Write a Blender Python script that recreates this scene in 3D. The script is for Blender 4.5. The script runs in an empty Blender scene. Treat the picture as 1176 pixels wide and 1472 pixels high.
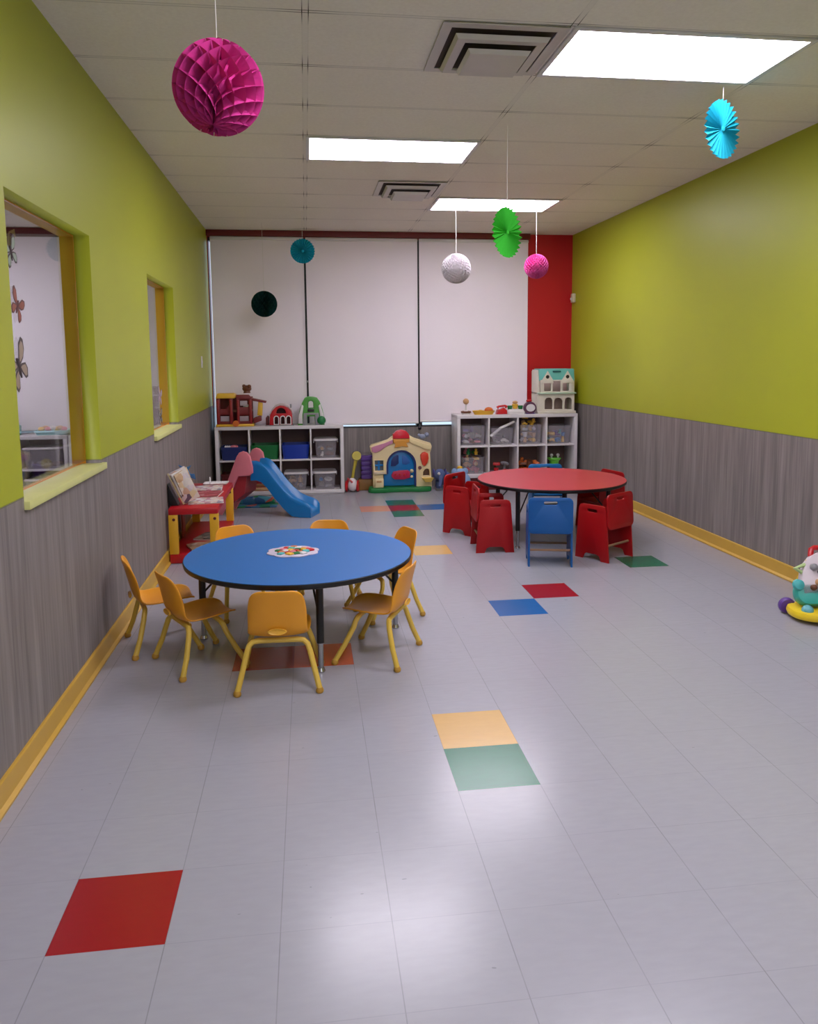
import bpy, bmesh, math, random
from mathutils import Vector, Matrix
R_ = random.Random(7)
PI = math.pi
COL = bpy.context.scene.collection

# ------------------------------------------------------------------ materials
def srgb(c):
    if isinstance(c, str):
        c = [int(c[i:i+2], 16) / 255 for i in (0, 2, 4)]
    return tuple((x/12.92 if x <= .04045 else ((x+.055)/1.055)**2.4) for x in c) + (1.0,)
MATS = {}
def mat(name, col, rough=.5, spec=.5, metal=0, coat=0, var=.06, vscale=12, alpha=1, emit=0, bump=0):
    if name in MATS: return MATS[name]
    m = bpy.data.materials.new(name); m.use_nodes = True
    nt = m.node_tree; b = nt.nodes['Principled BSDF']
    c = srgb(col)
    b.inputs['Roughness'].default_value = rough
    b.inputs['Specular IOR Level'].default_value = spec
    b.inputs['Metallic'].default_value = metal
    b.inputs['Coat Weight'].default_value = coat
    b.inputs['Alpha'].default_value = alpha
    tc = nt.nodes.new('ShaderNodeTexCoord'); nz = nt.nodes.new('ShaderNodeTexNoise')
    nz.inputs['Scale'].default_value = vscale; nz.inputs['Detail'].default_value = 3
    nt.links.new(tc.outputs['Object'], nz.inputs['Vector'])
    mx = nt.nodes.new('ShaderNodeMix'); mx.data_type = 'RGBA'
    mx.inputs['A'].default_value = tuple(x*(1-var) for x in c[:3]) + (1,)
    mx.inputs['B'].default_value = tuple(min(1, x*(1+var)) for x in c[:3]) + (1,)
    nt.links.new(nz.outputs['Fac'], mx.inputs['Factor'])
    nt.links.new(mx.outputs['Result'], b.inputs['Base Color'])
    if emit:
        b.inputs['Emission Color'].default_value = c
        b.inputs['Emission Strength'].default_value = emit
    if bump:
        bp = nt.nodes.new('ShaderNodeBump'); bp.inputs['Strength'].default_value = bump
        bp.inputs['Distance'].default_value = .002
        nt.links.new(nz.outputs['Fac'], bp.inputs['Height']); nt.links.new(bp.outputs['Normal'], b.inputs['Normal'])
    MATS[name] = m
    return m

def nodes(name):
    m = bpy.data.materials.new(name); m.use_nodes = True
    nt = m.node_tree
    def N(t, **kw):
        n = nt.nodes.new(t)
        for k, v in kw.items(): setattr(n, k, v)
        return n
    def L(a, b): nt.links.new(a, b)
    def M(op, a, b=None, c=None):
        n = N('ShaderNodeMath', operation=op)
        for i, v in enumerate((a, b, c)):
            if v is None: continue
            if isinstance(v, (int, float)): n.inputs[i].default_value = v
            else: L(v, n.inputs[i])
        return n.outputs[0]
    def MIX(f, a, b):
        n = N('ShaderNodeMix', data_type='RGBA')
        for k, v in (('Factor', f), ('A', a), ('B', b)):
            if isinstance(v, (int, float, tuple)): n.inputs[k].default_value = v
            else: L(v, n.inputs[k])
        return n.outputs['Result']
    MATS[name] = m
    return m, nt.nodes['Principled BSDF'], N, L, M, MIX

def wall_material(name, top, split):
    """painted above, grey streaked laminate below the split height"""
    m, b, N, L, M, MIX = nodes(name)
    g = N('ShaderNodeNewGeometry'); s = N('ShaderNodeSeparateXYZ'); L(g.outputs['Position'], s.inputs[0])
    up = M('GREATER_THAN', s.outputs['Z'], split)
    n1 = N('ShaderNodeTexNoise'); n1.inputs['Scale'].default_value = 3.0; n1.inputs['Detail'].default_value = 4
    mp = N('ShaderNodeMapping'); mp.inputs['Scale'].default_value = (4.5, 4.5, .35)
    L(g.outputs['Position'], mp.inputs['Vector']); L(mp.outputs[0], n1.inputs['Vector'])
    n2 = N('ShaderNodeTexNoise'); n2.inputs['Scale'].default_value = 9.0; n2.inputs['Detail'].default_value = 3
    mp2 = N('ShaderNodeMapping'); mp2.inputs['Scale'].default_value = (7, 7, .25)
    L(g.outputs['Position'], mp2.inputs['Vector']); L(mp2.outputs[0], n2.inputs['Vector'])
    f = M('ADD', M('MULTIPLY', n1.outputs['Fac'], .6), M('MULTIPLY', n2.outputs['Fac'], .5))
    f = M('MULTIPLY', M('SUBTRACT', f, .38), 2.6)
    n = N('ShaderNodeClamp'); L(f, n.inputs[0])
    lam = MIX(n.outputs[0], srgb('6c6564'), srgb('948b88'))
    # thin dark panel seam under the paint line
    seam = M('LESS_THAN', M('ABSOLUTE', M('SUBTRACT', s.outputs['Z'], split)), .004)
    n3 = N('ShaderNodeTexNoise'); n3.inputs['Scale'].default_value = 1.3
    L(g.outputs['Position'], n3.inputs['Vector'])
    c = srgb(top)
    paint = MIX(n3.outputs['Fac'], tuple(x*.93 for x in c[:3])+(1,), tuple(min(1, x*1.07) for x in c[:3])+(1,))
    col = MIX(up, lam, paint); col = MIX(M('MULTIPLY', seam, .5), col, srgb('4a4a30'))
    L(col, b.inputs['Base Color'])
    L(M('ADD', M('MULTIPLY', up, -.1), .52), b.inputs['Roughness'])
    b.inputs['Specular IOR Level'].default_value = .4
    n4 = N('ShaderNodeTexNoise'); n4.inputs['Scale'].default_value = 140
    L(g.outputs['Position'], n4.inputs['Vector'])
    bp = N('ShaderNodeBump'); bp.inputs['Strength'].default_value = .12; bp.inputs['Distance'].default_value = .002
    L(n4.outputs['Fac'], bp.inputs['Height']); L(bp.outputs[0], b.inputs['Normal'])
    return m

TL = .3048
def floor_material(name, base, k=.33):
    m, b, N, L, M, MIX = nodes(name)
    tc = N('ShaderNodeTexCoord'); s = N('ShaderNodeSeparateXYZ'); L(tc.outputs['Object'], s.inputs[0])
    def line(o, w): return M('LESS_THAN', M('ABSOLUTE', M('SUBTRACT', M('FRACT', M('ADD', M('DIVIDE', o, TL), .5)), .5)), w)
    # streaky marbling whose direction alternates tile by tile
    n1 = N('ShaderNodeTexNoise'); n1.inputs['Scale'].default_value = 1; n1.inputs['Detail'].default_value = 5
    mp = N('ShaderNodeMapping'); mp.inputs['Scale'].default_value = (14, 46, 1); L(tc.outputs['Object'], mp.inputs['Vector']); L(mp.outputs[0], n1.inputs['Vector'])
    n2 = N('ShaderNodeTexNoise'); n2.inputs['Scale'].default_value = 1.3; n2.inputs['Detail'].default_value = 3; L(tc.outputs['Object'], n2.inputs['Vector'])
    c = srgb(base)
    d = lambda q: tuple(min(1, x*q) for x in c[:3]) + (1,)
    col = MIX(n1.outputs['Fac'], d(.90), d(1.08))
    col = MIX(M('MULTIPLY', n2.outputs['Fac'], .35), col, d(.86))
    # per tile tone
    wn = N('ShaderNodeTexWhiteNoise', noise_dimensions='2D'); cb = N('ShaderNodeCombineXYZ')
    L(M('FLOOR', M('DIVIDE', s.outputs['X'], TL)), cb.inputs[0]); L(M('FLOOR', M('DIVIDE', s.outputs['Y'], TL)), cb.inputs[1]); L(cb.outputs[0], wn.inputs['Vector'])
    col = MIX(M('MULTIPLY', wn.outputs['Value'], .30), col, d(.92))
    # scuffs
    vo = N('ShaderNodeTexNoise'); vo.inputs['Scale'].default_value = 17; vo.inputs['Detail'].default_value = 1
    mp3 = N('ShaderNodeMapping'); mp3.inputs['Scale'].default_value = (1, 2.2, 1); L(tc.outputs['Object'], mp3.inputs['Vector']); L(mp3.outputs[0], vo.inputs['Vector'])
    col = MIX(M('MULTIPLY', M('GREATER_THAN', vo.outputs['Fac'], .80), .5), col, d(.45))
    nb = N('ShaderNodeTexNoise'); nb.inputs['Scale'].default_value = 5; L(tc.outputs['Object'], nb.inputs['Vector'])
    lx = M('MULTIPLY', line(s.outputs['X'], .0052), M('ADD', M('MULTIPLY', nb.outputs['Fac'], .9), .05))
    ly = M('MULTIPLY', line(s.outputs['Y'], .0042), M('MULTIPLY', nb.outputs['Fac'], .42))
    col = MIX(M('MULTIPLY', M('MAXIMUM', lx, ly), k*2), col, d(.30))
    L(col, b.inputs['Base Color'])
    b.inputs['Roughness'].default_value = .28
    b.inputs['Specular IOR Level'].default_value = .5
    n5 = N('ShaderNodeTexNoise'); n5.inputs['Scale'].default_value = 3.2; n5.inputs['Detail'].default_value = 2; L(tc.outputs['Object'], n5.inputs['Vector'])
    L(M('ADD', M('MULTIPLY', n5.outputs['Fac'], .05), .205), b.inputs['Roughness'])
    return m

GX, GY, CW, CD = .747, 1.56, 1.2032, .6125
def ceiling_material():
    m, b, N, L, M, MIX = nodes('ceiling_tile')
    g = N('ShaderNodeNewGeometry'); s = N('ShaderNodeSeparateXYZ'); L(g.outputs['Position'], s.inputs[0])
    def dist(o, off, p): return M('MULTIPLY', M('ABSOLUTE', M('SUBTRACT', M('FRACT', M('ADD', M('DIVIDE', M('SUBTRACT', o, off), p), .5)), .5)), p)
    dx = dist(s.outputs['X'], GX, CW); dy = dist(s.outputs['Y'], GY, CD)
    n1 = N('ShaderNodeTexNoise'); n1.inputs['Scale'].default_value = 55; n1.inputs['Detail'].default_value = 4; L(g.outputs['Position'], n1.inputs['Vector'])
    n2 = N('ShaderNodeTexNoise'); n2.inputs['Scale'].default_value = 2.5; L(g.outputs['Position'], n2.inputs['Vector'])
    col = MIX(n1.outputs['Fac'], srgb('ded7cd'), srgb('f0ebe2'))
    col = MIX(M('MULTIPLY', n2.outputs['Fac'], .35), col, srgb('cfc7ba'))
    bar = M('MAXIMUM', M('LESS_THAN', dx, .013), M('LESS_THAN', dy, .011))
    col = MIX(M('MULTIPLY', bar, .6), col, srgb('dcd6ce'))
    n3 = N('ShaderNodeTexNoise'); n3.inputs['Scale'].default_value = 3.2; n3.inputs['Detail'].default_value = 2; L(g.outputs['Position'], n3.inputs['Vector'])
    e1 = M('LESS_THAN', M('ABSOLUTE', M('SUBTRACT', dx, .014)), .0022)
    e2 = M('LESS_THAN', M('ABSOLUTE', M('SUBTRACT', dy, .011)), .0030)
    # gaps open up close to the crossings
    near = M('SUBTRACT', 1.0, M('MULTIPLY', M('MINIMUM', M('MAXIMUM', dx, dy), .25), 4))
    k = M('ADD', M('MULTIPLY', near, .55), M('MULTIPLY', n3.outputs['Fac'], .55))
    k1 = M('MAXIMUM', M('ADD', M('MULTIPLY', M('SUBTRACT', 1.0, M('MULTIPLY', M('MINIMUM', dy, .25), 7)), .9), M('MULTIPLY', n3.outputs['Fac'], .2)), .08)
    k2 = M('MAXIMUM', M('ADD', M('MULTIPLY', M('SUBTRACT', 1.0, M('MULTIPLY', M('MINIMUM', dx, .25), 5)), .8), M('MULTIPLY', n3.outputs['Fac'], .3)), .28)
    lnk = M('MINIMUM', M('MAXIMUM', M('MULTIPLY', e1, k1), M('MULTIPLY', e2, k2)), 1.0)
    col = MIX(lnk, col, srgb('3c342e'))
    L(col, b.inputs['Base Color']); b.inputs['Roughness'].default_value = .9; b.inputs['Specular IOR Level'].default_value = .15
    bp = N('ShaderNodeBump'); bp.inputs['Strength'].default_value = .25; bp.inputs['Distance'].default_value = .003
    L(n1.outputs['Fac'], bp.inputs['Height']); L(bp.outputs[0], b.inputs['Normal'])
    return m

def clear_material(name, tint, dens):
    """cloudy translucent plastic: part see-through, part milky"""
    m, b, N, L, M, MIX = nodes(name)
    b.inputs['Base Color'].default_value = srgb(tint); b.inputs['Roughness'].default_value = .25
    tr = N('ShaderNodeBsdfTransparent'); mx = N('ShaderNodeMixShader'); tc = N('ShaderNodeTexCoord'); nz = N('ShaderNodeTexNoise')
    nz.inputs['Scale'].default_value = 9; L(tc.outputs['Object'], nz.inputs['Vector'])
    L(M('ADD', M('MULTIPLY', nz.outputs['Fac'], .12), dens), mx.inputs[0]); L(tr.outputs[0], mx.inputs[1]); L(b.outputs[0], mx.inputs[2])
    out = [n for n in m.node_tree.nodes if n.type == 'OUTPUT_MATERIAL'][0]
    L(mx.outputs[0], out.inputs['Surface'])
    return m

def glass_material():
    m, b, N, L, M, MIX = nodes('window_glass')
    tr = N('ShaderNodeBsdfTransparent'); gl = N('ShaderNodeBsdfGlossy'); gl.inputs['Roughness'].default_value = .02
    tr.inputs['Color'].default_value = (.96, .97, .97, 1)
    lw = N('ShaderNodeLayerWeight'); lw.inputs['Blend'].default_value = .35
    mx = N('ShaderNodeMixShader'); L(M('ADD', M('MULTIPLY', lw.outputs['Fresnel'], .35), .02), mx.inputs[0]); L(tr.outputs[0], mx.inputs[1]); L(gl.outputs[0], mx.inputs[2])
    out = [n for n in m.node_tree.nodes if n.type == 'OUTPUT_MATERIAL'][0]
    L(mx.outputs[0], out.inputs['Surface'])
    return m

def jumble_material(name, cols, scale):
    """printed paper: patches of colour"""
    m, b, N, L, M, MIX = nodes(name)
    tc = N('ShaderNodeTexCoord'); v = N('ShaderNodeTexVoronoi'); v.inputs['Scale'].default_value = scale
    L(tc.outputs['Object'], v.inputs['Vector']); s = N('ShaderNodeSeparateColor'); L(v.outputs['Color'], s.inputs[0])
    r = N('ShaderNodeValToRGB'); r.color_ramp.interpolation = 'CONSTANT'; L(s.outputs[0], r.inputs[0])
    el = r.color_ramp.elements
    while len(el) < len(cols): el.new(.5)
    for i, c in enumerate(cols): el[i].position = i / len(cols); el[i].color = srgb(c)
    L(r.outputs[0], b.inputs['Base Color']); b.inputs['Roughness'].default_value = .4
    return m

# ------------------------------------------------------------------ mesh builder
class MB:
    def __init__(s): s.bm = bmesh.new()
    def _add(s, b2, M=None):
        if M is not None: bmesh.ops.transform(b2, matrix=M, verts=b2.verts)
        me = bpy.data.meshes.new('t'); b2.to_mesh(me); b2.free(); s.bm.from_mesh(me); bpy.data.meshes.remove(me); return s
    def box(s, x0, x1, y0, y1, z0, z1, bev=0, seg=2, M=None):
        b = bmesh.new(); bmesh.ops.create_cube(b, size=1)
        bmesh.ops.transform(b, matrix=Matrix.Translation(((x0+x1)/2, (y0+y1)/2, (z0+z1)/2)) @ Matrix.Diagonal((abs(x1-x0), abs(y1-y0), abs(z1-z0), 1)), verts=b.verts)
        if bev: bmesh.ops.bevel(b, geom=b.edges[:], offset=bev, segments=seg, affect='EDGES', profile=.5)
        return s._add(b, M)
    def tube(s, pts, r, n=10, caps=True):
        pts = [Vector(p) for p in pts]; rs = r if isinstance(r, (list, tuple)) else [r]*len(pts)
        b = bmesh.new(); rings = []; prev = None
        for i, p in enumerate(pts):
            t = (pts[min(i+1, len(pts)-1)] - pts[max(i-1, 0)]).normalized()
            if prev is None:
                a = Vector((0, 0, 1)) if abs(t.z) < .9 else Vector((1, 0, 0)); u = t.cross(a).normalized()
            else: u = (prev - t*prev.dot(t)).normalized()
            prev = u; v = t.cross(u)
            rings.append([b.verts.new(p + (u*math.cos(2*PI*k/n) + v*math.sin(2*PI*k/n))*rs[i]) for k in range(n)])
        for a, c in zip(rings, rings[1:]):
            for k in range(n): b.faces.new((a[k], a[(k+1) % n], c[(k+1) % n], c[k]))
        if caps: b.faces.new(rings[0][::-1]); b.faces.new(rings[-1])
        return s._add(b)
    def lathe(s, prof, n=24, M=None):
        b = bmesh.new(); rings = []
        for r, z in prof:
            if r < 1e-6: rings.append([b.verts.new((0, 0, z))])
            else: rings.append([b.verts.new((r*math.cos(2*PI*k/n), r*math.sin(2*PI*k/n), z)) for k in range(n)])
        for a, c in zip(rings, rings[1:]):
            for k in range(n):
                k2 = (k+1) % n
                if len(a) == 1 and len(c) == 1: continue
                if len(a) == 1: b.faces.new((a[0], c[k2], c[k]))
                elif len(c) == 1: b.faces.new((a[k], a[k2], c[0]))
                else: b.faces.new((a[k], a[k2], c[k2], c[k]))
        for rg, rev in ((rings[0], True), (rings[-1], False)):
            if len(rg) > 1: b.faces.new(rg[::-1] if rev else rg)
        return s._add(b, M)
    def ball(s, c, r, sc=(1, 1, 1), n=16, M=None):
        b = bmesh.new(); bmesh.ops.create_uvsphere(b, u_segments=n, v_segments=max(6, n//2), radius=r)
        T = Matrix.Translation(c) @ Matrix.Diagonal(tuple(sc)+(1,))
        return s._add(b, (M @ T) if M is not None else T)
    def plate(s, outer, holes=(), t=.02, bev=0, axis='Y', off=0, M=None):
        """flat board from an outline; outline is (x,z) for axis Y, (y,z) for axis X, (x,y) for axis Z"""
        cu = bpy.data.curves.new('c', 'CURVE'); cu.dimensions = '2D'; cu.fill_mode = 'BOTH'
        cu.extrude = max(t/2 - bev, .0001); cu.bevel_depth = bev; cu.bevel_resolution = 1; cu.offset = -bev
        for pl in [outer] + list(holes):
            sp = cu.splines.new('POLY'); sp.points.add(len(pl)-1); sp.use_cyclic_u = True
            for i, p in enumerate(pl): sp.points[i].co = (p[0], p[1], 0, 1)
        o = bpy.data.objects.new('c', cu); COL.objects.link(o)
        dg = bpy.context.evaluated_depsgraph_get(); me = bpy.data.meshes.new_from_object(o.evaluated_get(dg))
        b = bmesh.new(); b.from_mesh(me); bpy.data.objects.remove(o); bpy.data.curves.remove(cu); bpy.data.meshes.remove(me)
        bmesh.ops.remove_doubles(b, verts=b.verts, dist=1e-5)
        if axis == 'Y': T = Matrix(((1, 0, 0, 0), (0, 0, -1, off), (0, 1, 0, 0), (0, 0, 0, 1)))
        elif axis == 'X': T = Matrix(((0, 0, 1, off), (1, 0, 0, 0), (0, 1, 0, 0), (0, 0, 0, 1)))
        else: T = Matrix.Translation((0, 0, off))
        return s._add(b, (M @ T) if M is not None else T)
    def rings(s, rs, close=True, cap=True, M=None):
        b = bmesh.new(); R = [[b.verts.new(p) for p in r] for r in rs]; n = len(R[0])
        for a, c in zip(R, R[1:]):
            for k in range(n if close else n-1): b.faces.new((a[k], a[(k+1) % n], c[(k+1) % n], c[k]))
        if cap: b.faces.new(R[0][::-1]); b.faces.new(R[-1])
        return s._add(b, M)
    def build(s, name, m, parent=None, loc=None, rot=None, smooth=35, mods=None):
        bmesh.ops.recalc_face_normals(s.bm, faces=s.bm.faces)
        me = bpy.data.meshes.new(name); s.bm.to_mesh(me); s.bm.free()
        for mm in (m if isinstance(m, (list, tuple)) else [m]): me.materials.append(mm)
        if smooth:
            me.shade_smooth(); me.set_sharp_from_angle(angle=math.radians(smooth))
        o = bpy.data.objects.new(name, me); COL.objects.link(o)
        if parent: o.parent = parent
        if loc: o.location = loc
        if rot: o.rotation_euler = rot
        return o

def rrect(w, d, r, z=0, n=4, cx=0, cy=0):
    r = min(r, w/2-1e-4, d/2-1e-4); out = []
    for sx, sy, a0 in ((1, 1, 0), (-1, 1, 90), (-1, -1, 180), (1, -1, 270)):
        for k in range(n+1):
            a = math.radians(a0 + 90*k/n); out.append((cx + sx*(w/2-r) + r*math.cos(a), cy + sy*(d/2-r) + r*math.sin(a), z))
    return out
def rr2(x0, x1, z0, z1, r, n=4): return [(p[0], p[1]) for p in rrect(x1-x0, z1-z0, r, 0, n, (x0+x1)/2, (z0+z1)/2)]
def circ(cx, cy, r, n=20, ry=None): return [(cx + r*math.cos(2*PI*k/n), cy + (ry or r)*math.sin(2*PI*k/n)) for k in range(n)]
def arch(x0, x1, z0, zs, n=10):
    c = (x0+x1)/2; r = (x1-x0)/2
    return [(x0, z0), (x1, z0)] + [(c + r*math.cos(PI*k/n), zs + r*math.sin(PI*k/n)) for k in range(n+1)]

def tag(o, label, cat, group=None, kind=None):
    o['label'] = label; o['category'] = cat
    if group: o['group'] = group
    if kind: o['kind'] = kind
    return o
def thing(name, label, cat, loc=(0, 0, 0), rz=0, group=None):
    o = bpy.data.objects.new(name, None); COL.objects.link(o); o.empty_display_size = .1
    o.location = loc; o.rotation_euler = (0, 0, rz); return tag(o, label, cat, group)
def struct(o): o['kind'] = 'structure'; return o
def dup(root, loc, rz, label):
    r = root.copy(); COL.objects.link(r); r.location = loc; r.rotation_euler = (0, 0, rz); r['label'] = label
    for ch in list(root.children):
        c = ch.copy(); COL.objects.link(c); c.parent = r
        for g in ch.children:
            d = g.copy(); COL.objects.link(d); d.parent = c
    return r

# palette
white = mat('white_laminate', 'd8d2d6', .35, var=.02)
wplastic = mat('white_plastic', 'dcd8da', .4, var=.02)
cream = mat('cream_plastic', 'e6d2a6', .45, var=.03)
red = mat('red_gloss', '9c080f', .45, .35)
redp = mat('red_plastic', 'c01822', .35)
darkred = mat('dark_red', '5a1418', .5)
blue = mat('blue_gloss', '0c4f92', .4, .35)
bluep = mat('blue_plastic', '1270b4', .3)
navy = mat('navy_plastic', '1a2a66', .4)
green = mat('green_plastic', '17753a', .4)
ltgreen = mat('leaf_green_plastic', '4c9a3c', .4)
yel = mat('yellow_plastic', 'e3b234', .4)
orng = mat('orange_plastic', 'd2691f', .4)
teal = mat('teal_plastic', '4cb2b4', .4)
pink = mat('pink_plastic', 'dc7c8c', .4)
purple = mat('purple_plastic', '5c3a8c', .4)
brown = mat('brown_plastic', '6b3c24', .5)
black = mat('black_plastic', '121214', .4)
grey = mat('grey_plastic', '8c8a90', .4)
chrome = mat('chrome', 'b8b8bc', .22, metal=1, var=.02)
wood = mat('pale_wood', 'c8a070', .5, var=.15, vscale=30)
tan = mat('tan_plastic', 'c79a6a', .5)
ltblue = mat('light_blue_plastic', '8fb2d8', .45)
thread = mat('white_thread', 'd8d4d0', .7)
clear = clear_material('clear_plastic', 'c4bec8', .14)
PALS = [('yellow', yel), ('red', redp), ('white', wplastic), ('pink', pink), ('blue', bluep), ('orange', orng), ('green', green), ('tan', tan), ('grey', grey), ('brown', brown), ('teal', teal), ('purple', purple)]
PAL = dict(PALS)

# ------------------------------------------------------------------ room shell
XL, XR, YB, H = -.3726, 3.9716, 7.278, 3.032
HL, HR = 1.031, 1.004
YR = -5.2
TILT = .0087
# floor: 12 inch vinyl tiles, accent tiles are faces of the same sheet
vin = {}
for n, c in (('grey', 'a09faa'), ('red', '98141f'), ('yellow', 'd2a866'), ('green', '0c6c50'), ('blue', '1c5ea2'), ('orange', 'c2501f'), ('brick', '9c3422'), ('faded', 'd0917c')):
    vin[n] = floor_material('vinyl_tile_'+n, c)
names = list(vin)
cells = {(0, 0): 'red', (4, 3): 'yellow', (4, 2): 'green', (2, 6): 'orange', (1, 6): 'brick', (6, 8): 'blue', (7, 9): 'red', (10, 11): 'green',
         (5, 18): 'green', (5, 20): 'green', (5, 19): 'red', (4, 19): 'faded', (6, 19): 'blue', (5, 13): 'yellow', (8, 19): 'red'}
bm = bmesh.new(); vv = {}
I0, I1, J0, J1 = -14, 16, -18, 25
for i in range(I0, I1+1):
    for j in range(J0, J1+1): vv[i, j] = bm.verts.new((i*TL, j*TL, 0))
for i in range(I0, I1):
    for j in range(J0, J1):
        f = bm.faces.new((vv[i, j], vv[i+1, j], vv[i+1, j+1], vv[i, j+1])); f.material_index = names.index(cells.get((i, j), 'grey'))
mb = MB(); mb.bm.free(); mb.bm = bm
fl = mb.build('floor', [vin[n] for n in names], smooth=0); fl.rotation_euler.z = -.0042; struct(fl)
# ceiling
struct(MB().box(-4.3, 4.4, YR-.1, YB+.25, H, H+.06).build('ceiling', ceiling_material(), smooth=0))
# left wall with two openings (outline in y,z)
lime = 'a5ab26'
WL = wall_material('lime_paint_over_laminate_left', lime, HL)
WR = wall_material('lime_paint_over_laminate_right', lime, HR)
W1 = (1.13, 2.27, 1.0, 2.19); W2 = (3.72, 4.80, 1.0, 2.16)
hole = lambda w: [(w[0], w[2]), (w[1], w[2]), (w[1], w[3]), (w[0], w[3])]
struct(MB().plate([(YR, -.01), (YB+.1, -.01), (YB+.1, H+.02), (YR, H+.02)], [hole(W1), hole(W2)], t=.14, axis='X', off=XL-.07).build('wall_left', WL, smooth=0))
wr = struct(MB().box(0, .12, -12.8, .15, -.01, H+.02).build('wall_right', WR, loc=(XR, YB, 0), smooth=0)); wr.rotation_euler.z = TILT
# back wall, red above, laminate below, wide window opening
WB = wall_material('red_paint_over_laminate', 'b8141c', HR)
bw = [(-4.3, -.01), (4.2, -.01), (4.2, H+.02), (-4.3, H+.02)]
h3 = [(-.366, .735), (3.40, .735), (3.40, 2.96), (-.366, 2.96)]
struct(MB().plate(bw, [h3], t=.2, axis='Y', off=YB+.1).build('wall_back', WB, smooth=0))
struct(MB().box(-4.3, 4.4, YR-.1, YR, -.01, H+.02).build('wall_rear', WR, smooth=0))
fill_frame = MB()  # framed glowing panel added behind the camera as fill light, never in view
for x0, x1 in ((.30, .36), (1.94, 2.0), (3.44, 3.50)): fill_frame.box(x0, x1, YR+.001, YR+.05, .85, 2.75)
fill_frame.box(.36, 3.44, YR+.001, YR+.05, .85, .91); fill_frame.box(.36, 3.44, YR+.001, YR+.05, 2.69, 2.75)
o = struct(fill_frame.build('window_4', mat('fill_panel_frame', 'c8c8cc', .5), smooth=0))
MB().box(.36, 3.44, YR+.012, YR+.02, .91, 2.69).build('pane', mat('fill_panel_glow', 'e8f0ff', .4, emit=2.2, var=0), o, smooth=0)  # emissive sheet added to brighten the room from the rear
neigh = mat('neighbour_paint', 'c9c4c8', .6)
struct(MB().box(-4.25, -4.15, YR, YB, -.01, H+.02).build('wall_outer', neigh, smooth=0))
# baseboards, ochre vinyl with a small shoe
ybase = mat('ochre_base', 'c49c3c', .4, var=.05)
def cove(x0, sgn, y0, y1, name, loc=(0, 0, 0)):
    prof = [(0, 0), (.026, 0), (.027, .010), (.014, .022), (.012, .098), (.008, .104), (0, .104)]
    r = [[(x0+sgn*a, y, b+.0005) for a, b in prof] for y in (y0, y1)]
    return struct(MB().rings(r).build(name, ybase, smooth=20, loc=loc))
cove(XL, 1, YR, YB, 'baseboard_left')
b = cove(0, -1, -12.4, 0, 'baseboard_right', (XR, YB, 0)); b.rotation_euler.z = TILT
# red head trim
struct(MB().box(-4.1, XL-.15, YB-.05, YB-.001, 2.93, 3.03, .004).build('trim_2', darkred))
struct(MB().box(XL, 3.42, YB-.075, YB-.001, 2.965, 3.031, .004).build('trim_1', mat('trim_red', '6e1a1e', .5)))

# interior windows of the left wall
glass = glass_material()
orj = mat('orange_paint', 'e8981c', .5)
sillm = mat('pale_sill', 'cfcf86', .45)
for n, w in ((1, W1), (2, W2)):
    y0, y1, z0, z1 = w
    fr = MB(); a, c = XL-.146, XL-.078
    fr.box(a, c, y1-.006, y1-.0002, z0, z1); fr.box(a, c, y0+.0002, y0+.006, z0, z1); fr.box(a, c, y0+.006, y1-.006, z1-.006, z1-.0002); fr.box(a, c, y0+.006, y1-.006, z0+.0002, z0+.006)
    o = struct(fr.build('window_%d' % n, orj, smooth=0))
    p = MB().box(XL-.079, XL-.073, y0+.007, y1-.007, z0+.03, z1-.007).build('pane', glass, o, smooth=0)
    MB().box(XL-.10, XL+.022, y0-.002, y1+.03, z0-.020, z0+.014, .003).build('sill', sillm, o)

# exterior window behind the blinds
wf = MB()
for x0, x1 in ((-.3658, -.361), (.70, .77), (2.035, 2.105), (3.36, 3.399)): wf.box(x0, x1, YB+.005, YB+.09, .7352, 2.9598)
wf.box(-.361, 3.36, YB+.005, YB+.09, .7352, .750); wf.box(-.361, 3.36, YB+.005, YB+.09, 2.92, 2.9598)
w3 = struct(wf.build('window_3', black, smooth=0))
MB().box(-.361, 3.36, YB+.05, YB+.056, .75, 2.92).build('pane', glass, w3, smooth=0)

# roller blinds
fabric = mat('blind_fabric', 'efe6ee', .8, var=.02, vscale=3)
def blind(x0, x1, z0, label):
    t = thing('roller_blind', label, 'window blind', ((x0+x1)/2, YB-.03, 0))
    w = (x1-x0)/2
    # cloth hangs in a very slight curve
    rs = [[(-w + 2*w*k/12, .002*math.sin(k*.9+i*.4), z0+.02 + (2.93-z0-.02)*i/10) for k in range(13)] for i in range(11)]
    b2 = [[(p[0], p[1]+.0016, p[2]) for p in r] for r in rs]
    MB().rings([r + q[::-1] for r, q in zip(rs, b2)]).build('blind_fabric', fabric, t, smooth=60)
    MB().tube([(-w, 0, z0+.012), (w, 0, z0+.012)], .012, 8).build('hem_bar', wplastic, t)
    MB().box(-w, w, -.02, .018, 2.925, 2.962, .006).build('headrail', wplastic, t)
    return t
blind(-.335, .722, .775, 'white roller blind at the left end of the back window, behind the teal fan')
blind(.745, 2.055, .775, 'white roller blind in the middle of the back window, above the play house front')
blind(2.075, 3.405, .79, 'white roller blind at the right end of the back window, beside the red wall')
t = thing('blind_chain', 'dark pull chain with a small black weight hanging below the window blinds', 'blind chain', (2.065, YB-.055, .70))
MB().tube([(0, 0, .05), (0, 0, 2.22)], .0035, 6).build('chain', black, t)
MB().lathe([(0, 0), (.018, .005), (.024, .03), (.012, .055), (.006, .07), (0, .07)], 12).build('weight', black, t)
t = thing('blind_chain', 'dark blind pull chain between the left and middle white blinds', 'blind chain', (.734, YB-.055, .86))
MB().tube([(0, 0, 0), (0, 0, 2.06)], .0045, 6).build('chain', black, t)
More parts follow.
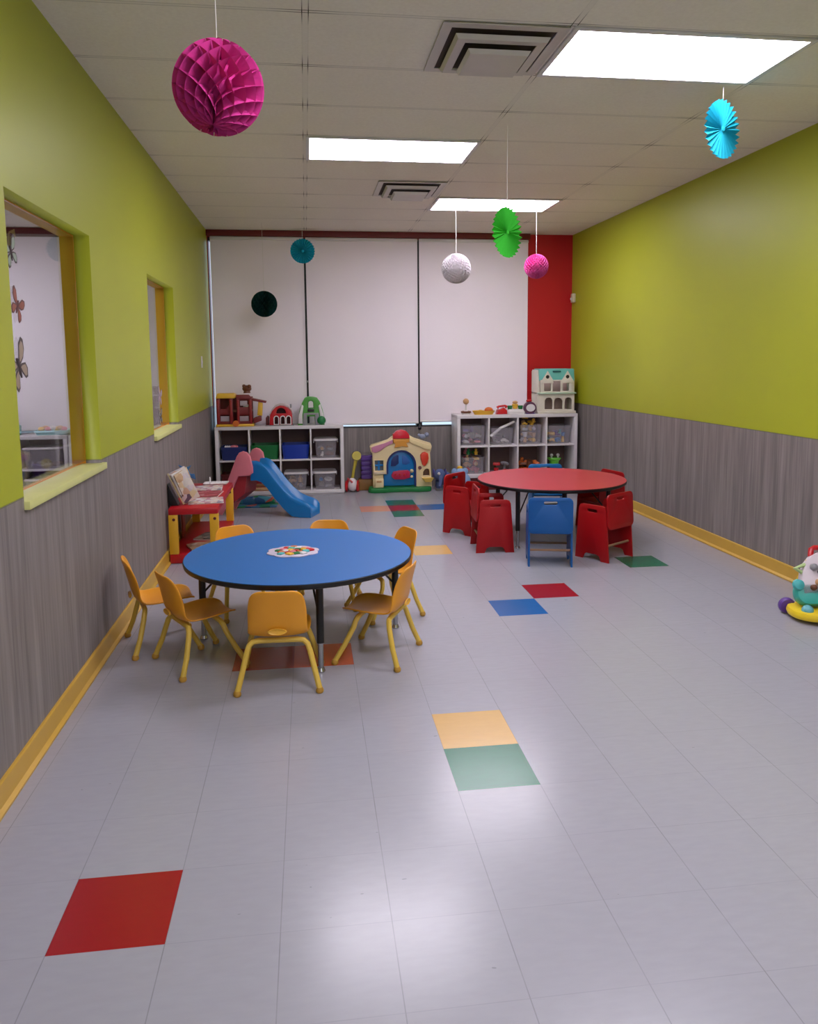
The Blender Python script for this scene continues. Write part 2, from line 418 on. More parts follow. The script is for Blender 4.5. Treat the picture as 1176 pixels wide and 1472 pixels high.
MB().tube([(-.003, 0, .44), (.003, 0, .44)], .012, 8).build('chain_connector', wplastic, t)

# neighbouring room: white blinds stand as its far wall
tag(MB().box(-3.9, XL-.16, YB-.06, YB-.02, .78, 2.93, .004).build('roller_blind', mat('blind_far', 'f0e8f0', .8, var=.02)), 'white blind in the next room, seen through the openings in the green wall', 'window blind')

# ------------------------------------------------------------------ ceiling fixtures
glow = mat('lit_diffuser', 'f8f2ff', .5, emit=20.0, var=0)
ltm = mat('light_frame', 'd0ccd0', .4)
def light(x0, y0, label, w=CW, d=CD):
    t = thing('ceiling_light', label, 'ceiling light', (x0+w/2, y0+d/2, H-.006), 0, 'ceiling light panels')
    fo = [(-w/2+.006, -d/2+.006), (w/2-.006, -d/2+.006), (w/2-.006, d/2-.006), (-w/2+.006, d/2-.006)]
    fi = [(a*(w/2-.03)/(w/2-.006), b_*(d/2-.03)/(d/2-.006)) for a, b_ in fo]
    MB().plate(fo, [fi], t=.012, axis='Z').build('frame', ltm, t, smooth=0)
    MB().plate(fi, t=.004, axis='Z').build('diffuser', glow, t, smooth=0)
    return t
light(GX+CW, GY, 'lit rectangular ceiling panel nearest the viewer, right beside the large air vent')
light(GX, GY+3*CD, 'lit rectangular ceiling panel in the middle, left of the hanging green fan')
light(GX+CW, GY+6*CD, 'lit rectangular ceiling panel farthest away, above the white paper ball')
light(GX, GY-3*CD, 'lit rectangular ceiling panel behind the viewer above the open floor')
light(GX+CW, GY-6*CD, 'lit rectangular ceiling panel behind the viewer towards the rear wall')
light(-3.6, 3.6, 'unseen lit panel added to light the next room near its middle')  # panel added out of view to light the next room
light(-3.6, 5.2, 'unseen lit panel added to light the next room near the blind')  # second out-of-view panel added for the next room's light

ventm = mat('vent_metal', 'c0bab4', .45, metal=.2)
def vent(x, y, label):
    t = thing('ceiling_vent', label, 'air vent', (x, y, H-.004), 0, 'ceiling air vents')
    s = .292
    q = lambda a: [(-a, -a), (a, -a), (a, a), (-a, a)]
    MB().plate(q(.255), t=.004, axis='Z', off=.002).build('backing', mat('vent_dark', '3a2c26', .8), t, smooth=0)
    MB().plate(q(s), [q(.245)], t=.006, bev=.001, axis='Z', off=-.004).build('flange', ventm, t, smooth=0)
    def tray(o_, i_, z, nm):
        m_ = MB(); sq = lambda a, z_: [(-a, -a, z_), (a, -a, z_), (a, a, z_), (-a, a, z_)]
        if i_: m_.rings([sq(o_, z+.02), sq(o_-.012, z), sq(i_, z), sq(i_, z+.004), sq(o_-.014, z+.004), sq(o_-.003, z+.02), sq(o_, z+.02)], cap=False)
        else: m_.rings([sq(o_, z+.02), sq(o_-.012, z)])
        m_.build(nm, ventm, t, smooth=0)
    tray(.222, .17, -.040, 'louvre'); tray(.150, 0, -.075, 'centre_plate')
vent(1.645, GY+CD/2, 'large square metal air vent in the ceiling beside the nearest light panel')
vent(1.645, GY+5.5*CD, 'smaller looking square air vent in the ceiling between the two farther light panels')

# ------------------------------------------------------------------ hanging paper decorations
def tissue(name, c, dark=.6):
    m = mat(name, c, .85, .2, var=.10, vscale=20); return m
def honeycomb(label, loc, r, m, leaves=36, cells=7, tilt=(0, 0, 0), nlat=56, inner=.45, top=H):
    t = thing('paper_ball', label, 'paper decoration', loc)
    b = bmesh.new(); D = 2*PI/leaves
    for k in range(leaves):
        rows = []
        for i in range(nlat+1):
            a = PI*i/nlat
            tri = 1 - 4*abs((i/nlat*cells) % 1 - .5)       # -1..1 zig-zag
            off = (1 if k % 2 else -1) * tri * D/2 * .94
            row = []
            for q in (inner, .8, 1.0):
                rad = r*q*math.sin(a); z = r*q*math.cos(a)
                ang = k*D + off*(q if q < 1 else 1)
                row.append(b.verts.new((rad*math.cos(ang), rad*math.sin(ang), z)))
            rows.append(row)
        for p, n_ in zip(rows, rows[1:]):
            for j in range(2): b.faces.new((p[j], p[j+1], n_[j+1], n_[j]))
    mb = MB(); mb.bm.free(); mb.bm = b
    o = mb.build('honeycomb_tissue', m, t, smooth=0, rot=tilt)
    c = MB().ball((0, 0, 0), r*(inner+.03), n=24).build('tissue_core', m, t, rot=tilt)
    MB().tube([(0, 0, r*.96), (-.003, 0, (top-loc[2]))], .0016, 5).build('string', thread, t)
    return t
def fan(label, loc, r, m, rz, pleats=28, top=H, strtop=(0, 0), bulge=.012, tilt=0):
    t = thing('paper_fan', label, 'paper decoration', loc)
    b = bmesh.new(); n = pleats*2
    def disc(sgn):
        c = b.verts.new((0, sgn*.012, 0)); prev = None; rows = []
        for k in range(n):
            a = 2*PI*k/n; hi = (k % 2)*2-1; ring = []
            for q in (.14, .5, .9, 1.0):
                rr = r*q*(1 if k % 2 == 0 or q < .95 else .955)
                ring.append(b.verts.new((rr*math.sin(a), hi*bulge*(.35+q*.65) , rr*math.cos(a))))
            rows.append(ring)
        for k in range(n):
            p, q_ = rows[k], rows[(k+1) % n]
            b.faces.new((c, p[0], q_[0]))
            for j in range(3): b.faces.new((p[j], p[j+1], q_[j+1], q_[j]))
    disc(-1)
    mb = MB(); mb.bm.free(); mb.bm = b
    o = mb.build('pleated_disc', m, t, smooth=0, rot=(0, tilt, rz))
    s = MB(); 
    for sg in (-1, 1): s.lathe([(0, 0), (.016, 0), (.012, .006), (0, .009)], 12, Matrix.Rotation(-sg*PI/2, 4, 'X') @ Matrix.Translation((0, 0, bulge*.4)))
    s.build('hub_button', m, t, rot=(0, tilt, rz))
    MB().tube([(0, 0, r*.93), (strtop[0]*.5, strtop[1]*.5, (r+top-loc[2])/2), (strtop[0], strtop[1], top-loc[2])], .0016, 5).build('string', thread, t)
    return t
mag = tissue('magenta_tissue', 'cc3c90'); tlt = tissue('teal_tissue', '1490a6'); grt = tissue('green_tissue', '38b032')
dkt = tissue('dark_green_tissue', '083430'); wht = tissue('white_tissue', 'dcd6da'); pkt = tissue('pink_tissue', 'dc60a8')
honeycomb('large magenta honeycomb paper ball hanging nearest the viewer', (.444, .82, 2.459), .152, mag, 26, 7, (math.radians(-22), math.radians(14), .3), 70, .55)
fan('small teal pleated paper fan hanging in front of the left blinds', (.711, 6.0, 2.635), .124, tlt, .1)
honeycomb('dark green paper ball hanging before the left blind', (.282, 6.72, 2.164), .141, dkt, 30, 6, (0, 0, 0), 36)
honeycomb('white honeycomb paper ball hanging before the middle blind', (2.235, 5.78, 2.449), .149, wht, 44, 12, (.3, -.4, 0), 60, .85, top=H-.014)
fan('bright green pleated paper fan hanging in the middle of the room', (2.035, 3.05, 2.362), .163, grt, math.radians(41), tilt=-.12)
honeycomb('small pink honeycomb paper ball hanging before the red wall', (3.038, 5.7, 2.466), .122, pkt, 40, 11, (0, 0, .5), 50, .8, top=H-.014)
fan('teal pleated paper fan hanging at the far right below the nearest light', (3.028, 2.2, 2.794), .158, tlt, math.radians(28), top=H-.014, tilt=.12)

# ------------------------------------------------------------------ toddler chairs (yellow)
chy = mat('chair_shell_plastic', 'e39a24', .38, var=.04); chleg = mat('chair_leg_yellow', 'd8b44a', .4); glide = mat('chair_glide', 'b88a34', .5)
chy2 = mat('chair_boss', 'e0a838', .38)
def toddler_chair():
    t = thing('toddler_chair', '', 'chair', (0, 0, 0), 0, 'yellow toddler chairs around the blue table')
    prof = [(.165, .250, .085), (.155, .262, .115), (.12, .270, .142), (.06, .268, .152), (0, .262, .152), (-.06, .258, .148), (-.105, .262, .142), (-.135, .282, .138),
            (-.150, .315, .138), (-.160, .36, .138), (-.172, .41, .136), (-.183, .455, .128), (-.190, .478, .118), (-.194, .494, .100), (-.195, .501, .072)]
    n = 12; rs = []
    for i, (y, z, w) in enumerate(prof):
        k = min(1, max(0, (i-5)/4)); kk = k*(1-.75*max(0, (i-10)/4)); row = []
        for j in range(n+1):
            u = -1 + 2*j/n; e = abs(u)**3
            row.append((u*w, y + kk*e*.035, z + (1-k)*e*.014 - (1-k)*.006*(1-u*u)))
        rs.append(row)
    m_ = MB().rings(rs, close=False, cap=False)
    o = m_.build('seat_shell', chy, t, smooth=60)
    sd = o.modifiers.new('thick', 'SOLIDIFY'); sd.thickness = .009; sd.offset = 0
    ss = o.modifiers.new('sub', 'SUBSURF'); ss.levels = 1; ss.render_levels = 1
    T = Matrix.Translation((0, -.158, .298)) @ Matrix.Rotation(math.radians(82), 4, 'X')
    MB().lathe([(.040, 0), (.046, .004), (.040, .010), (.030, .007), (0, .006)], 24, T @ Matrix.Diagonal((1, .34, 1, 1))).build('moulded_oval', chy2, o)
    for sx in (-1, 1):
        for sy, yb in ((1, .065), (-1, -.10)):
            fy = .168*sy
            P = [(0, yb, .238), (sx*.09, yb, .238), (sx*.118, yb+.002*sy, .234), (sx*.136, yb+.008*sy, .218), (sx*.146, yb+.014*sy, .19), (sx*.168, yb+(fy-yb)*.55, .10), (sx*.19, fy, .016)]
            l = MB().tube(P, .0135, 10).build('leg', chleg, t)
            MB().lathe([(0, 0), (.014, 0), (.018, .006), (.018, .016), (.013, .026), (0, .026)], 14, Matrix.Translation((sx*.19, fy, 0))).build('glide', glide, l)
    return t
C0 = toddler_chair()
chairs = [
    ((.56, 1.69), 88, 'yellow toddler chair with its back to the viewer, nearest at the blue table'),
    ((.138, 1.988), 30, 'yellow toddler chair at the near left of the blue table, second chair from the wall'),
    ((-.10, 2.29), 18, 'yellow toddler chair closest to the left wall at the blue table'),
    ((1.059, 1.943), 155, 'yellow toddler chair on the right side of the blue table, nearest on that side'),
    ((1.16, 2.64), 200, 'yellow toddler chair behind the right rim of the blue table'),
    ((.82, 2.86), 262, 'yellow toddler chair at the far side of the blue table, only its back top showing'),
    ((.31, 2.80), 296, 'yellow toddler chair at the far left of the blue table by the red bench')]
for k, ((x, y), hd, lb) in enumerate(chairs):
    if k == 0: C0.location = (x, y, 0); C0.rotation_euler.z = math.radians(hd-90); C0['label'] = lb
    else: dup(C0, (x, y, 0), math.radians(hd-90), lb)

# ------------------------------------------------------------------ round tables
def table(label, loc, r, ztop, topm, legs, rz=0):
    t = thing('round_table', label, 'table', loc)
    MB().lathe([(0, ztop-.004), (r-.004, ztop-.004), (r-.004, ztop), (0, ztop)], 96).build('tabletop', topm, t)
    MB().lathe([(0, ztop-.030), (r-.012, ztop-.030), (r-.002, ztop-.024), (r, ztop-.014), (r, ztop-.004), (r-.006, ztop-.0005), (r-.0035, ztop-.0042), (0, ztop-.0042)], 96).build('edge_band', black, t)
    for lx, ly in legs:
        l = MB().tube([(lx, ly, .15), (lx, ly, ztop-.03)], .019, 14).build('leg', black, t)
        MB().tube([(lx, ly, .02), (lx, ly, .16)], .0145, 12).build('leg_extension', chrome, l)
        MB().lathe([(0, 0), (.020, 0), (.022, .006), (.016, .022), (0, .022)], 14, Matrix.Translation((lx, ly, 0))).build('glide', chrome, l)
        q = math.hypot(lx, ly); ux, uy = -lx/q, -ly/q
        MB().tube([(lx, ly, .26), (lx+ux*.20, ly+uy*.20, ztop-.032)], .006, 8).build('brace', black, l)
    return t
tblue = mat('blue_tabletop', '1666b2', .42, var=.02); tred = mat('red_tabletop', 'b83444', .34, var=.02)
table('round blue table with black edge, ringed by yellow chairs', (.655, 2.18, 0), .61, .505, tblue, [(.10, -.42), (.54, .15), (-.54, .14), (-.07, .45)])
table('round red table with black edge, ringed by red and blue chairs', (2.80, 4.42, 0), .635, .515, tred, [(-.40, -.38), (.40, -.30), (.28, .46), (-.38, .36)])

# ------------------------------------------------------------------ plywood toddler chairs (red, blue)
def ply_chair(m, label, loc, hd, edge=None):
    t = thing('wooden_toddler_chair', label, 'chair', (loc[0], loc[1], 0), math.radians(hd-90), 'plywood toddler chairs around the red table')
    # side panel outline in (y,z): slightly wider at the foot, arch cut out below
    out = [(-.155, 0), (-.085, 0), (-.068, .038), (-.045, .048), (.045, .048), (.068, .038), (.085, 0), (.155, 0), (.128, .37), (.125, .40), (.112, .423), (.09, .43), (-.09, .43), (-.112, .423), (-.125, .40), (-.128, .37)]
    slot = rr2(-.045, .045, .372, .396, .011)
    for s in (-1, 1):
        MB().plate(out, [slot], t=.015, bev=.003, axis='X', off=s*.157).build('side_panel', m, t)
    bp = rr2(-.165, .165, .25, .52, .038, 6); sl = rr2(-.05, .05, .468, .492, .011)
    T = Matrix.Translation((0, -.148, .235)) @ Matrix.Rotation(math.radians(-3.5), 4, 'X') @ Matrix.Translation((0, 0, -.235))
    MB().plate([(a*1.0, b_) for a, b_ in bp], [sl], t=.014, bev=.003, axis='Y', off=0, M=T).build('back_panel', m, t)
    MB().box(-.149, .149, -.12, .13, .245, .259, .003).build('seat', m, t)
    for y, z in ((-.115, .12), (.115, .12)):
        MB().tube([(-.15, y, z), (.15, y, z)], .009, 10).build('dowel', mat('dowel_wood', '8c6a50', .5), t)
    return t
def corner(cx, cy, hd, sx):  # centre from the rear corner on side sx (-1 left, +1 right)
    a = math.radians(hd); f = (math.cos(a), math.sin(a)); r = (f[1], -f[0])
    return (cx + f[0]*.155 - r[0]*sx*.165, cy + f[1]*.155 - r[1]*sx*.165)
ply_chair(blue, 'blue plywood toddler chair facing away at the near side of the red table', (2.52, 3.60), 77)
ply_chair(red, 'red plywood toddler chair at the near right of the red table, beside the green tile', corner(2.945, 3.47, 123, -1), 123)
ply_chair(red, 'red plywood toddler chair at the far right of the red table, partly behind another', (3.36, 4.70), 195)
ply_chair(red, 'red plywood toddler chair at the near left of the red table, seen from its side', corner(2.03, 3.94, -4, 1), -4)
ply_chair(red, 'red plywood toddler chair at the far left of the red table, by the shelf', corner(1.90, 4.74, -46, 1), -46)
ply_chair(bluep, 'blue plywood toddler chair behind the red table, only its back top showing', (3.00, 5.14), 262)

# ------------------------------------------------------------------ craft piece on the blue table
t = thing('picture_puzzle', 'scalloped tray puzzle with small coloured pieces lying on the blue table', 'puzzle', (.622, 2.20, .505), -.1)
lobes = [( (.118+.014*abs(math.sin(4*a)))*1.1*math.cos(a), (.118+.014*abs(math.sin(4*a)))*.95*math.sin(a)) for a in [2*PI*k/96 for k in range(96)]]
MB().plate(lobes, t=.006, bev=.001, axis='Z', off=.0032).build('puzzle_tray', mat('puzzle_paper', 'c9bfd2', .5), t)
for k in range(22):
    a = k*2.4; q = .020*math.sqrt(k+.5); nm, mm = PALS[[1, 0, 3, 6, 2, 5, 10][k % 7]]
    bx_ = .015+.008*R_.random()
    m_ = MB().box(-bx_, bx_, -bx_*.8, bx_*.8, .0062, .013+.004*R_.random(), .003, M=Matrix.Translation((q*math.cos(a)*1.0, q*math.sin(a)*.92, 0)) @ Matrix.Rotation(k, 4, 'Z'))
    m_.build('puzzle_piece', mm, t)

# ------------------------------------------------------------------ cube shelves
def cube_shelf(label, x0, x1, yf, yb, z0, z1, base, cols=4, rows=2, T=.038, ti=.018, group=None):
    t = thing('cube_shelf', label, 'shelf', ((x0+x1)/2, (yf+yb)/2, 0))
    cx, cy = (x0+x1)/2, (yf+yb)/2
    w = (x1-x0)/2; d = (yb-yf)/2
    MB().box(-w, w, -d, d, z1-T, z1, .002).build('top_board', white, t)
    MB().box(-w, w, -d, d, z0, z0+T, .002).build('bottom_board', white, t)
    for s in (-1, 1): MB().box(s*w, s*(w-T), -d, d, z0+T, z1-T, .001).build('side_board', white, t)
    iw = (2*w-2*T-(cols-1)*ti)/cols; ih = (z1-z0-2*T-(rows-1)*ti)/rows
    for k in range(1, cols):
        a = -w+T+k*iw+(k-1)*ti; MB().box(a, a+ti, -d, d-.012, z0+T, z1-T, .001).build('divider', white, t)
    for k in range(1, rows):
        a = z0+T+k*ih+(k-1)*ti
        MB().box(-w+T, w-T, -d+.001, d-.012, a, a+ti, .001).build('shelf_board', white, t)
    MB().box(-w+T, w-T, d-.010, d-.004, z0+T, z1-T).build('back_board', mat('shelf_back_taupe', '6b5450', .8), t)  # back board in its own brownish grey
    if z0 > .01: MB().box(-w+.01, w-.01, -d+.02, d-.01, 0, z0).build('plinth', base, t)
    def cell(c, r):  # x0,x1,zfloor,ztop in world; r 0 is the top row
        a = cx-w+T+c*(iw+ti); rb = z0+T+(rows-1-r)*(ih+ti); return a, a+iw, rb, rb+ih
    return cell
YF = 6.88
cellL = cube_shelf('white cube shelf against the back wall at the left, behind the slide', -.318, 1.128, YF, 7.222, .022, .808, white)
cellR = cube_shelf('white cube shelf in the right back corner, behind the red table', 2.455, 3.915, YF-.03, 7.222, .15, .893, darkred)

def open_bin(name, label, loc, w, d, h, m, taper=.9, rim=.008, group=None, lid=None, cat='storage bin'):
    t = thing(name, label, cat, (loc[0], loc[1], loc[2]+.001), 0, group)
    th = .004
    o = [rrect(w*taper, d*taper, .03, .0), rrect(w*(taper+1)/2, d*(taper+1)/2, .032, h*.5), rrect(w*.995, d*.995, .034, h-.012), rrect(w, d, .036, h-.012), rrect(w, d, .036, h),
         rrect(w-2*rim, d-2*rim, .03, h), rrect((w*(taper+1)/2)-2*th, (d*(taper+1)/2)-2*th, .03, h*.5), rrect(w*taper-2*th, d*taper-2*th, .028, th)]
    MB().rings(o).build('bin_body', m, t, smooth=40)
    if lid:
        MB().rings([rrect(w+.004, d+.004, .036, h+.001), rrect(w+.018, d+.018, .04, h+.002), rrect(w+.018, d+.018, .04, h+.018), rrect(w-.002, d-.002, .036, h+.024), rrect(w-.03, d-.03, .03, h+.018)]).build('lid', lid, t)
        for s in (-1, 1): MB().box(s*(w/2+.008), s*(w/2+.018), -.04, .04, h-.03, h+.012, .003).build('latch', lid, t)
    return t

def block_toy(kind, m, loc, rz, s):
    mb = MB(); q = Matrix.Rotation(rz, 4, 'Z') @ Matrix.Rotation(rz*.7, 4, 'X')
    if kind == 'car':
        mb.plate([(-s, -s*.3), (s, -s*.3), (s, s*.05), (s*.5, s*.12), (s*.28, s*.45), (-s*.5, s*.45), (-s*.7, s*.1), (-s, s*.05)], t=s*.9, bev=s*.08, M=q)
        for a in (-.55, .55): mb.lathe([(0, -s*.5), (s*.24, -s*.5), (s*.24, s*.5), (0, s*.5)], 12, q @ Matrix.Translation((a*s, 0, -s*.3)) @ Matrix.Rotation(PI/2, 4, 'X'))
    elif kind == 'cup': mb.lathe([(0, -s*.6), (s*.5, -s*.6), (s*.72, s*.6), (s*.62, s*.6), (s*.42, -s*.45), (0, -s*.45)], 16, q)
    elif kind == 'ring': 
        mb.tube([(s*.7*math.cos(a), s*.7*math.sin(a), 0) for a in [2*PI*k/16 for k in range(17)]], s*.25, 8, False)
        bmesh.ops.transform(mb.bm, matrix=q, verts=mb.bm.verts)
    elif kind == 'doll':
        mb.ball((0, 0, s*.55), s*.38, n=12, M=q); mb.lathe([(0, -s*.8), (s*.5, -s*.75), (s*.42, -s*.1), (s*.2, s*.3), (0, s*.35)], 14, q); mb.tube([q @ Vector((-s*.6, 0, -.1*s)), q @ Vector((0, 0, s*.12)), q @ Vector((s*.6, 0, -.1*s))], s*.13, 6)
    elif kind == 'brick':
        mb.box(-s*.8, s*.8, -s*.4, s*.4, -s*.35, s*.25, s*.06, M=q)
        for a in (-.5, 0, .5): mb.lathe([(0, s*.2), (s*.15, s*.2), (s*.15, s*.4), (0, s*.4)], 8, q @ Matrix.Translation((a*s, 0, 0)))
    else:
        mb.ball((0, 0, 0), s*.6, (1, .9, .85), 14, q); mb.lathe([(s*.2, s*.4), (s*.26, s*.62), (0, s*.66)], 10, q)
    return mb
KN = {'car': 'toy_car', 'cup': 'toy_cup', 'ring': 'stacking_ring', 'doll': 'toy_figure', 'brick': 'toy_brick', 'ball': 'toy_ball'}
def fill_bin(where, x0, x1, y0, y1, zs, n, seed, cols=None, smin=.035, smax=.055):
    rr = random.Random(seed); combos = [(k, c) for k in KN for c in (cols or PAL)]
    rr.shuffle(combos); nx = max(2, int(round((x1-x0)/.085)))
    for i in range(n):
        k, c = combos[i % len(combos)]; lay = i // (nx*2); j = i % (nx*2)
        x = x0 + (x1-x0)*((j % nx)+.5)/nx + rr.uniform(-.008, .008); y = y0 + (y1-y0)*((j//nx)+.5)/2 + rr.uniform(-.01, .01)
        s = rr.uniform(smin, smax)
        o = block_toy(k, PAL[c], None, rr.uniform(-.7, .7), s).build(KN[k], PAL[c], loc=(x, y, zs + s*(.84 if k == 'doll' else .64) + .002 + lay*.07))
        word = {'car': 'toy car', 'cup': 'toy cup', 'ring': 'stacking ring', 'doll': 'toy figure', 'brick': 'toy brick', 'ball': 'toy ball'}[k]
        tag(o, '%s %s %s' % (c, word, where), 'toy', 'toys ' + where)

# left shelf contents
x0, x1, zf, zt = cellL(0, 0); open_bin('storage_bin', 'dark navy open bin with loose toys in the top left compartment of the left shelf', ((x0+x1)/2, YF+.17, zf), .30, .30, .15, navy)
fill_bin('on the navy bin of the left shelf', x0+.05, x1-.05, YF+.06, YF+.26, zf+.05, 8, 3, ['brown', 'red', 'pink', 'white'])
x0, x1, zf, zt = cellL(1, 0); open_bin('storage_bin', 'green open plastic bin in the top row of the left shelf', ((x0+x1)/2, YF+.17, zf), .315, .31, .165, mat('bin_green', '0f6a34', .4))
x0, x1, zf, zt = cellL(2, 0); open_bin('storage_bin', 'royal blue open plastic bin in the top row of the left shelf', ((x0+x1)/2, YF+.17, zf), .315, .31, .165, mat('bin_blue', '1436a0', .4))
def clearbin(cell, c, r, label, seed, n=8, w=.25, h=.20, lid=True, cols=None, where=None, dx=0, dy=.155):
    x0, x1, zf, zt = cell(c, r); xc = (x0+x1)/2+dx; yc = YF+dy
    open_bin('clear_storage_bin', label, (xc, yc, zf), w, .28, h, clear, lid=white if lid else None, taper=.88)
    fill_bin(where, xc-w*.36, xc+w*.36, yc-.10, yc+.10, zf+.008, n, seed, cols)
clearbin(cellL, 3, 0, 'clear lidded bin in the top right compartment of the left shelf', 11, where='in the top lidded bin of the left shelf', cols=['grey', 'white', 'tan', 'brown'])
clearbin(cellL, 2, 1, 'clear lidded bin with round toys in the lower third compartment of the left shelf', 12, h=.185, where='in the lower third bin of the left shelf', cols=['white', 'tan', 'brown', 'grey'])
clearbin(cellL, 3, 1, 'clear lidded bin in the lower right compartment of the left shelf', 13, h=.185, n=6, where='in the lower right bin of the left shelf', cols=['grey', 'white', 'blue'], dx=-.02)
x0, x1, zf, zt = cellL(0, 1); open_bin('storage_bin', 'maroon open bin in the lower left compartment of the left shelf, behind the slide', ((x0+x1)/2, YF+.17, zf), .31, .30, .2, darkred)
x0, x1, zf, zt = cellL(1, 1); open_bin('storage_bin', 'red open bin in the lower second compartment of the left shelf, behind the slide', ((x0+x1)/2, YF+.17, zf), .31, .30, .21, mat('bin_red', '8c1c22', .4))

# right shelf contents
YF2 = YF-.03
clearbin(cellR, 0, 0, 'clear open bin of mixed toys in the top left compartment of the right shelf', 21, 14, .30, .235, False, ['brown', 'white', 'pink', 'grey', 'purple'], 'in the top left bin of the right shelf')
clearbin(cellR, 1, 0, 'clear open bin with a long white toy sticking out, right shelf top row', 22, 5, .28, .20, False, ['grey', 'white'], 'in the second top bin of the right shelf')
x0, x1, zf, zt = cellR(1, 0)
o = MB().tube([(x0+.03, YF+.05, zf+.10), (x0+.15, YF+.04, zf+.20), (x1-.02, YF+.03, zf+.275)], [.02, .018, .013], 10).build('toy_bat', wplastic); tag(o, 'long white toy bat leaning out of the second top bin of the right shelf', 'toy')
clearbin(cellR, 2, 0, 'clear open bin overflowing with yellow toys, third in the top row of right shelf', 23, 17, .28, .23, False, ['yellow', 'white', 'tan', 'yellow'], 'in the third top bin of the right shelf')
clearbin(cellR, 3, 0, 'clear open bin with a yellow toy in front, top right compartment of the right shelf', 24, 12, .30, .215, False, ['navy' if 0 else 'purple', 'yellow', 'teal', 'blue'], 'in the top right bin of the right shelf')
clearbin(cellR, 0, 1, 'clear open bin of toys in the lower left compartment of the right shelf', 25, 16, .28, .20, False, ['red', 'yellow', 'pink', 'green', 'tan'], 'in the lower left bin of the right shelf')
fill_bin('in the lower second compartment of the right shelf', cellR(1, 1)[0]+.06, cellR(1, 1)[1]-.06, YF+.05, YF+.2, cellR(1, 1)[2]+.002, 6, 31, ['brown', 'red', 'grey'])
fill_bin('in the lower third compartment of the right shelf', cellR(2, 1)[0]+.05, cellR(2, 1)[1]-.05, YF+.05, YF+.2, cellR(2, 1)[2]+.002, 12, 32, ['orange', 'orange', 'brown'], .045, .06)
x0, x1, zf, zt = cellR(3, 1); xc = (x0+x1)/2
t = thing('toy_frog_cup', 'green toy cup with two white knobs in the lower right compartment of the right shelf', 'toy', (xc-.03, YF+.12, zf+.0015))
MB().lathe([(0, 0), (.05, 0), (.045, .05), (.055, .12), (.085, .15), (.08, .16), (0, .155)], 20).build('cup_body', mat('lime_plastic', '6ccc3c', .4), t)
for s in (-1, 1): MB().lathe([(0, 0), (.012, 0), (.010, .02), (.022, .035), (.012, .052), (0, .054)], 14, Matrix.Translation((s*.04, -.02, .158))).build('knob', wplastic, t)

# ------------------------------------------------------------------ toys standing on the left shelf
ZT = .809
t = thing('toy_fire_station', 'red and brown two storey toy station with yellow roof on the left shelf top', 'toy building', (-.10, 7.03, ZT))
MB().box(-.20, .22, -.14, .12, .001, .03, .006).build('base_plate', yel, t)
MB().lathe([(0, 0), (.035, 0), (.035, .02), (0, .02)], 16, Matrix.Translation((.02, -.14, .037)) @ Matrix.Rotation(PI/2, 4, 'X')).build('base_badge', orng, t)
sm = mat('station_red', '741a1c', .45)
MB().plate([(-.19, .03), (-.01, .03), (-.01, .32), (-.05, .32), (-.05, .25), (-.09, .2), (-.15, .2), (-.15, .32), (-.19, .32)], [rr2(-.155, -.05, .06, .135, .01)], t=.02, bev=.002, off=-.12).build('front_wall', sm, t)
MB().plate([(.03, .03), (.20, .03), (.20, .33), (.17, .36), (.03, .36)], [rr2(.055, .165, .06, .13, .01), rr2(.06, .165, .22, .31, .015)], t=.02, bev=.002, off=-.12).build('front_wall', sm, t)
MB().box(-.19, .20, .08, .10, .03, .33, .003).build('rear_wall', sm, t)
for x0, x1, z0, z1 in ((-.15, -.055, .062, .12), (.06, .16, .062, .118), (.07, .15, .235, .29)): MB().box(x0, x1, -.108, -.104, z0, z1, .001).build('window_pane', mat('lilac_pane', 'b4a4ac', .5), t)
for x in (-.172, -.03, .05, .188): MB().box(x-.014, x+.014, -.146, -.128, .03, .30, .004).build('corner_post', mat('post_red', '8c1c1e', .45), t)
MB().box(-.19, .20, -.12, .09, .165, .185, .003).build('floor_deck', brown, t)
MB().plate([(-.20, .32), (.01, .32), (.03, .345), (-.0, .375), (-.18, .375)], t=.20, bev=.004, off=-.01).build('roof', yel, t)
MB().plate([(.03, .355), (.21, .315), (.36, .28), (.355, .262), (.20, .29), (.03, .33)], t=.14, bev=.003, off=-.03).build('ramp_roof', sm, t)
MB().box(.10, .17, -.09, -.02, .185, .245, .01).build('inner_bench', wplastic, t)
MB().plate([(.215, .03), (.30, .06), (.30, .12), (.215, .09)], t=.16, bev=.003, off=-.03).build('side_ramp', sm, t)
MB().plate([(.255, .12), (.31, .115), (.32, .262), (.27, .275)], t=.06, bev=.006, off=-.05).build('support', yel, t)
mb = MB().ball((0, 0, .05), .048, (1.1, .9, .8), 14).ball((.03, -.03, .075), .022).ball((-.03, -.02, .08), .02)
mb.lathe([(0, 0), (.04, 0), (.03, .04), (0, .05)], 12)
tag(mb.build('toy_bear', brown, loc=(.045, 7.0, ZT+.375)), 'small brown toy bear sitting on top of the toy station', 'toy')

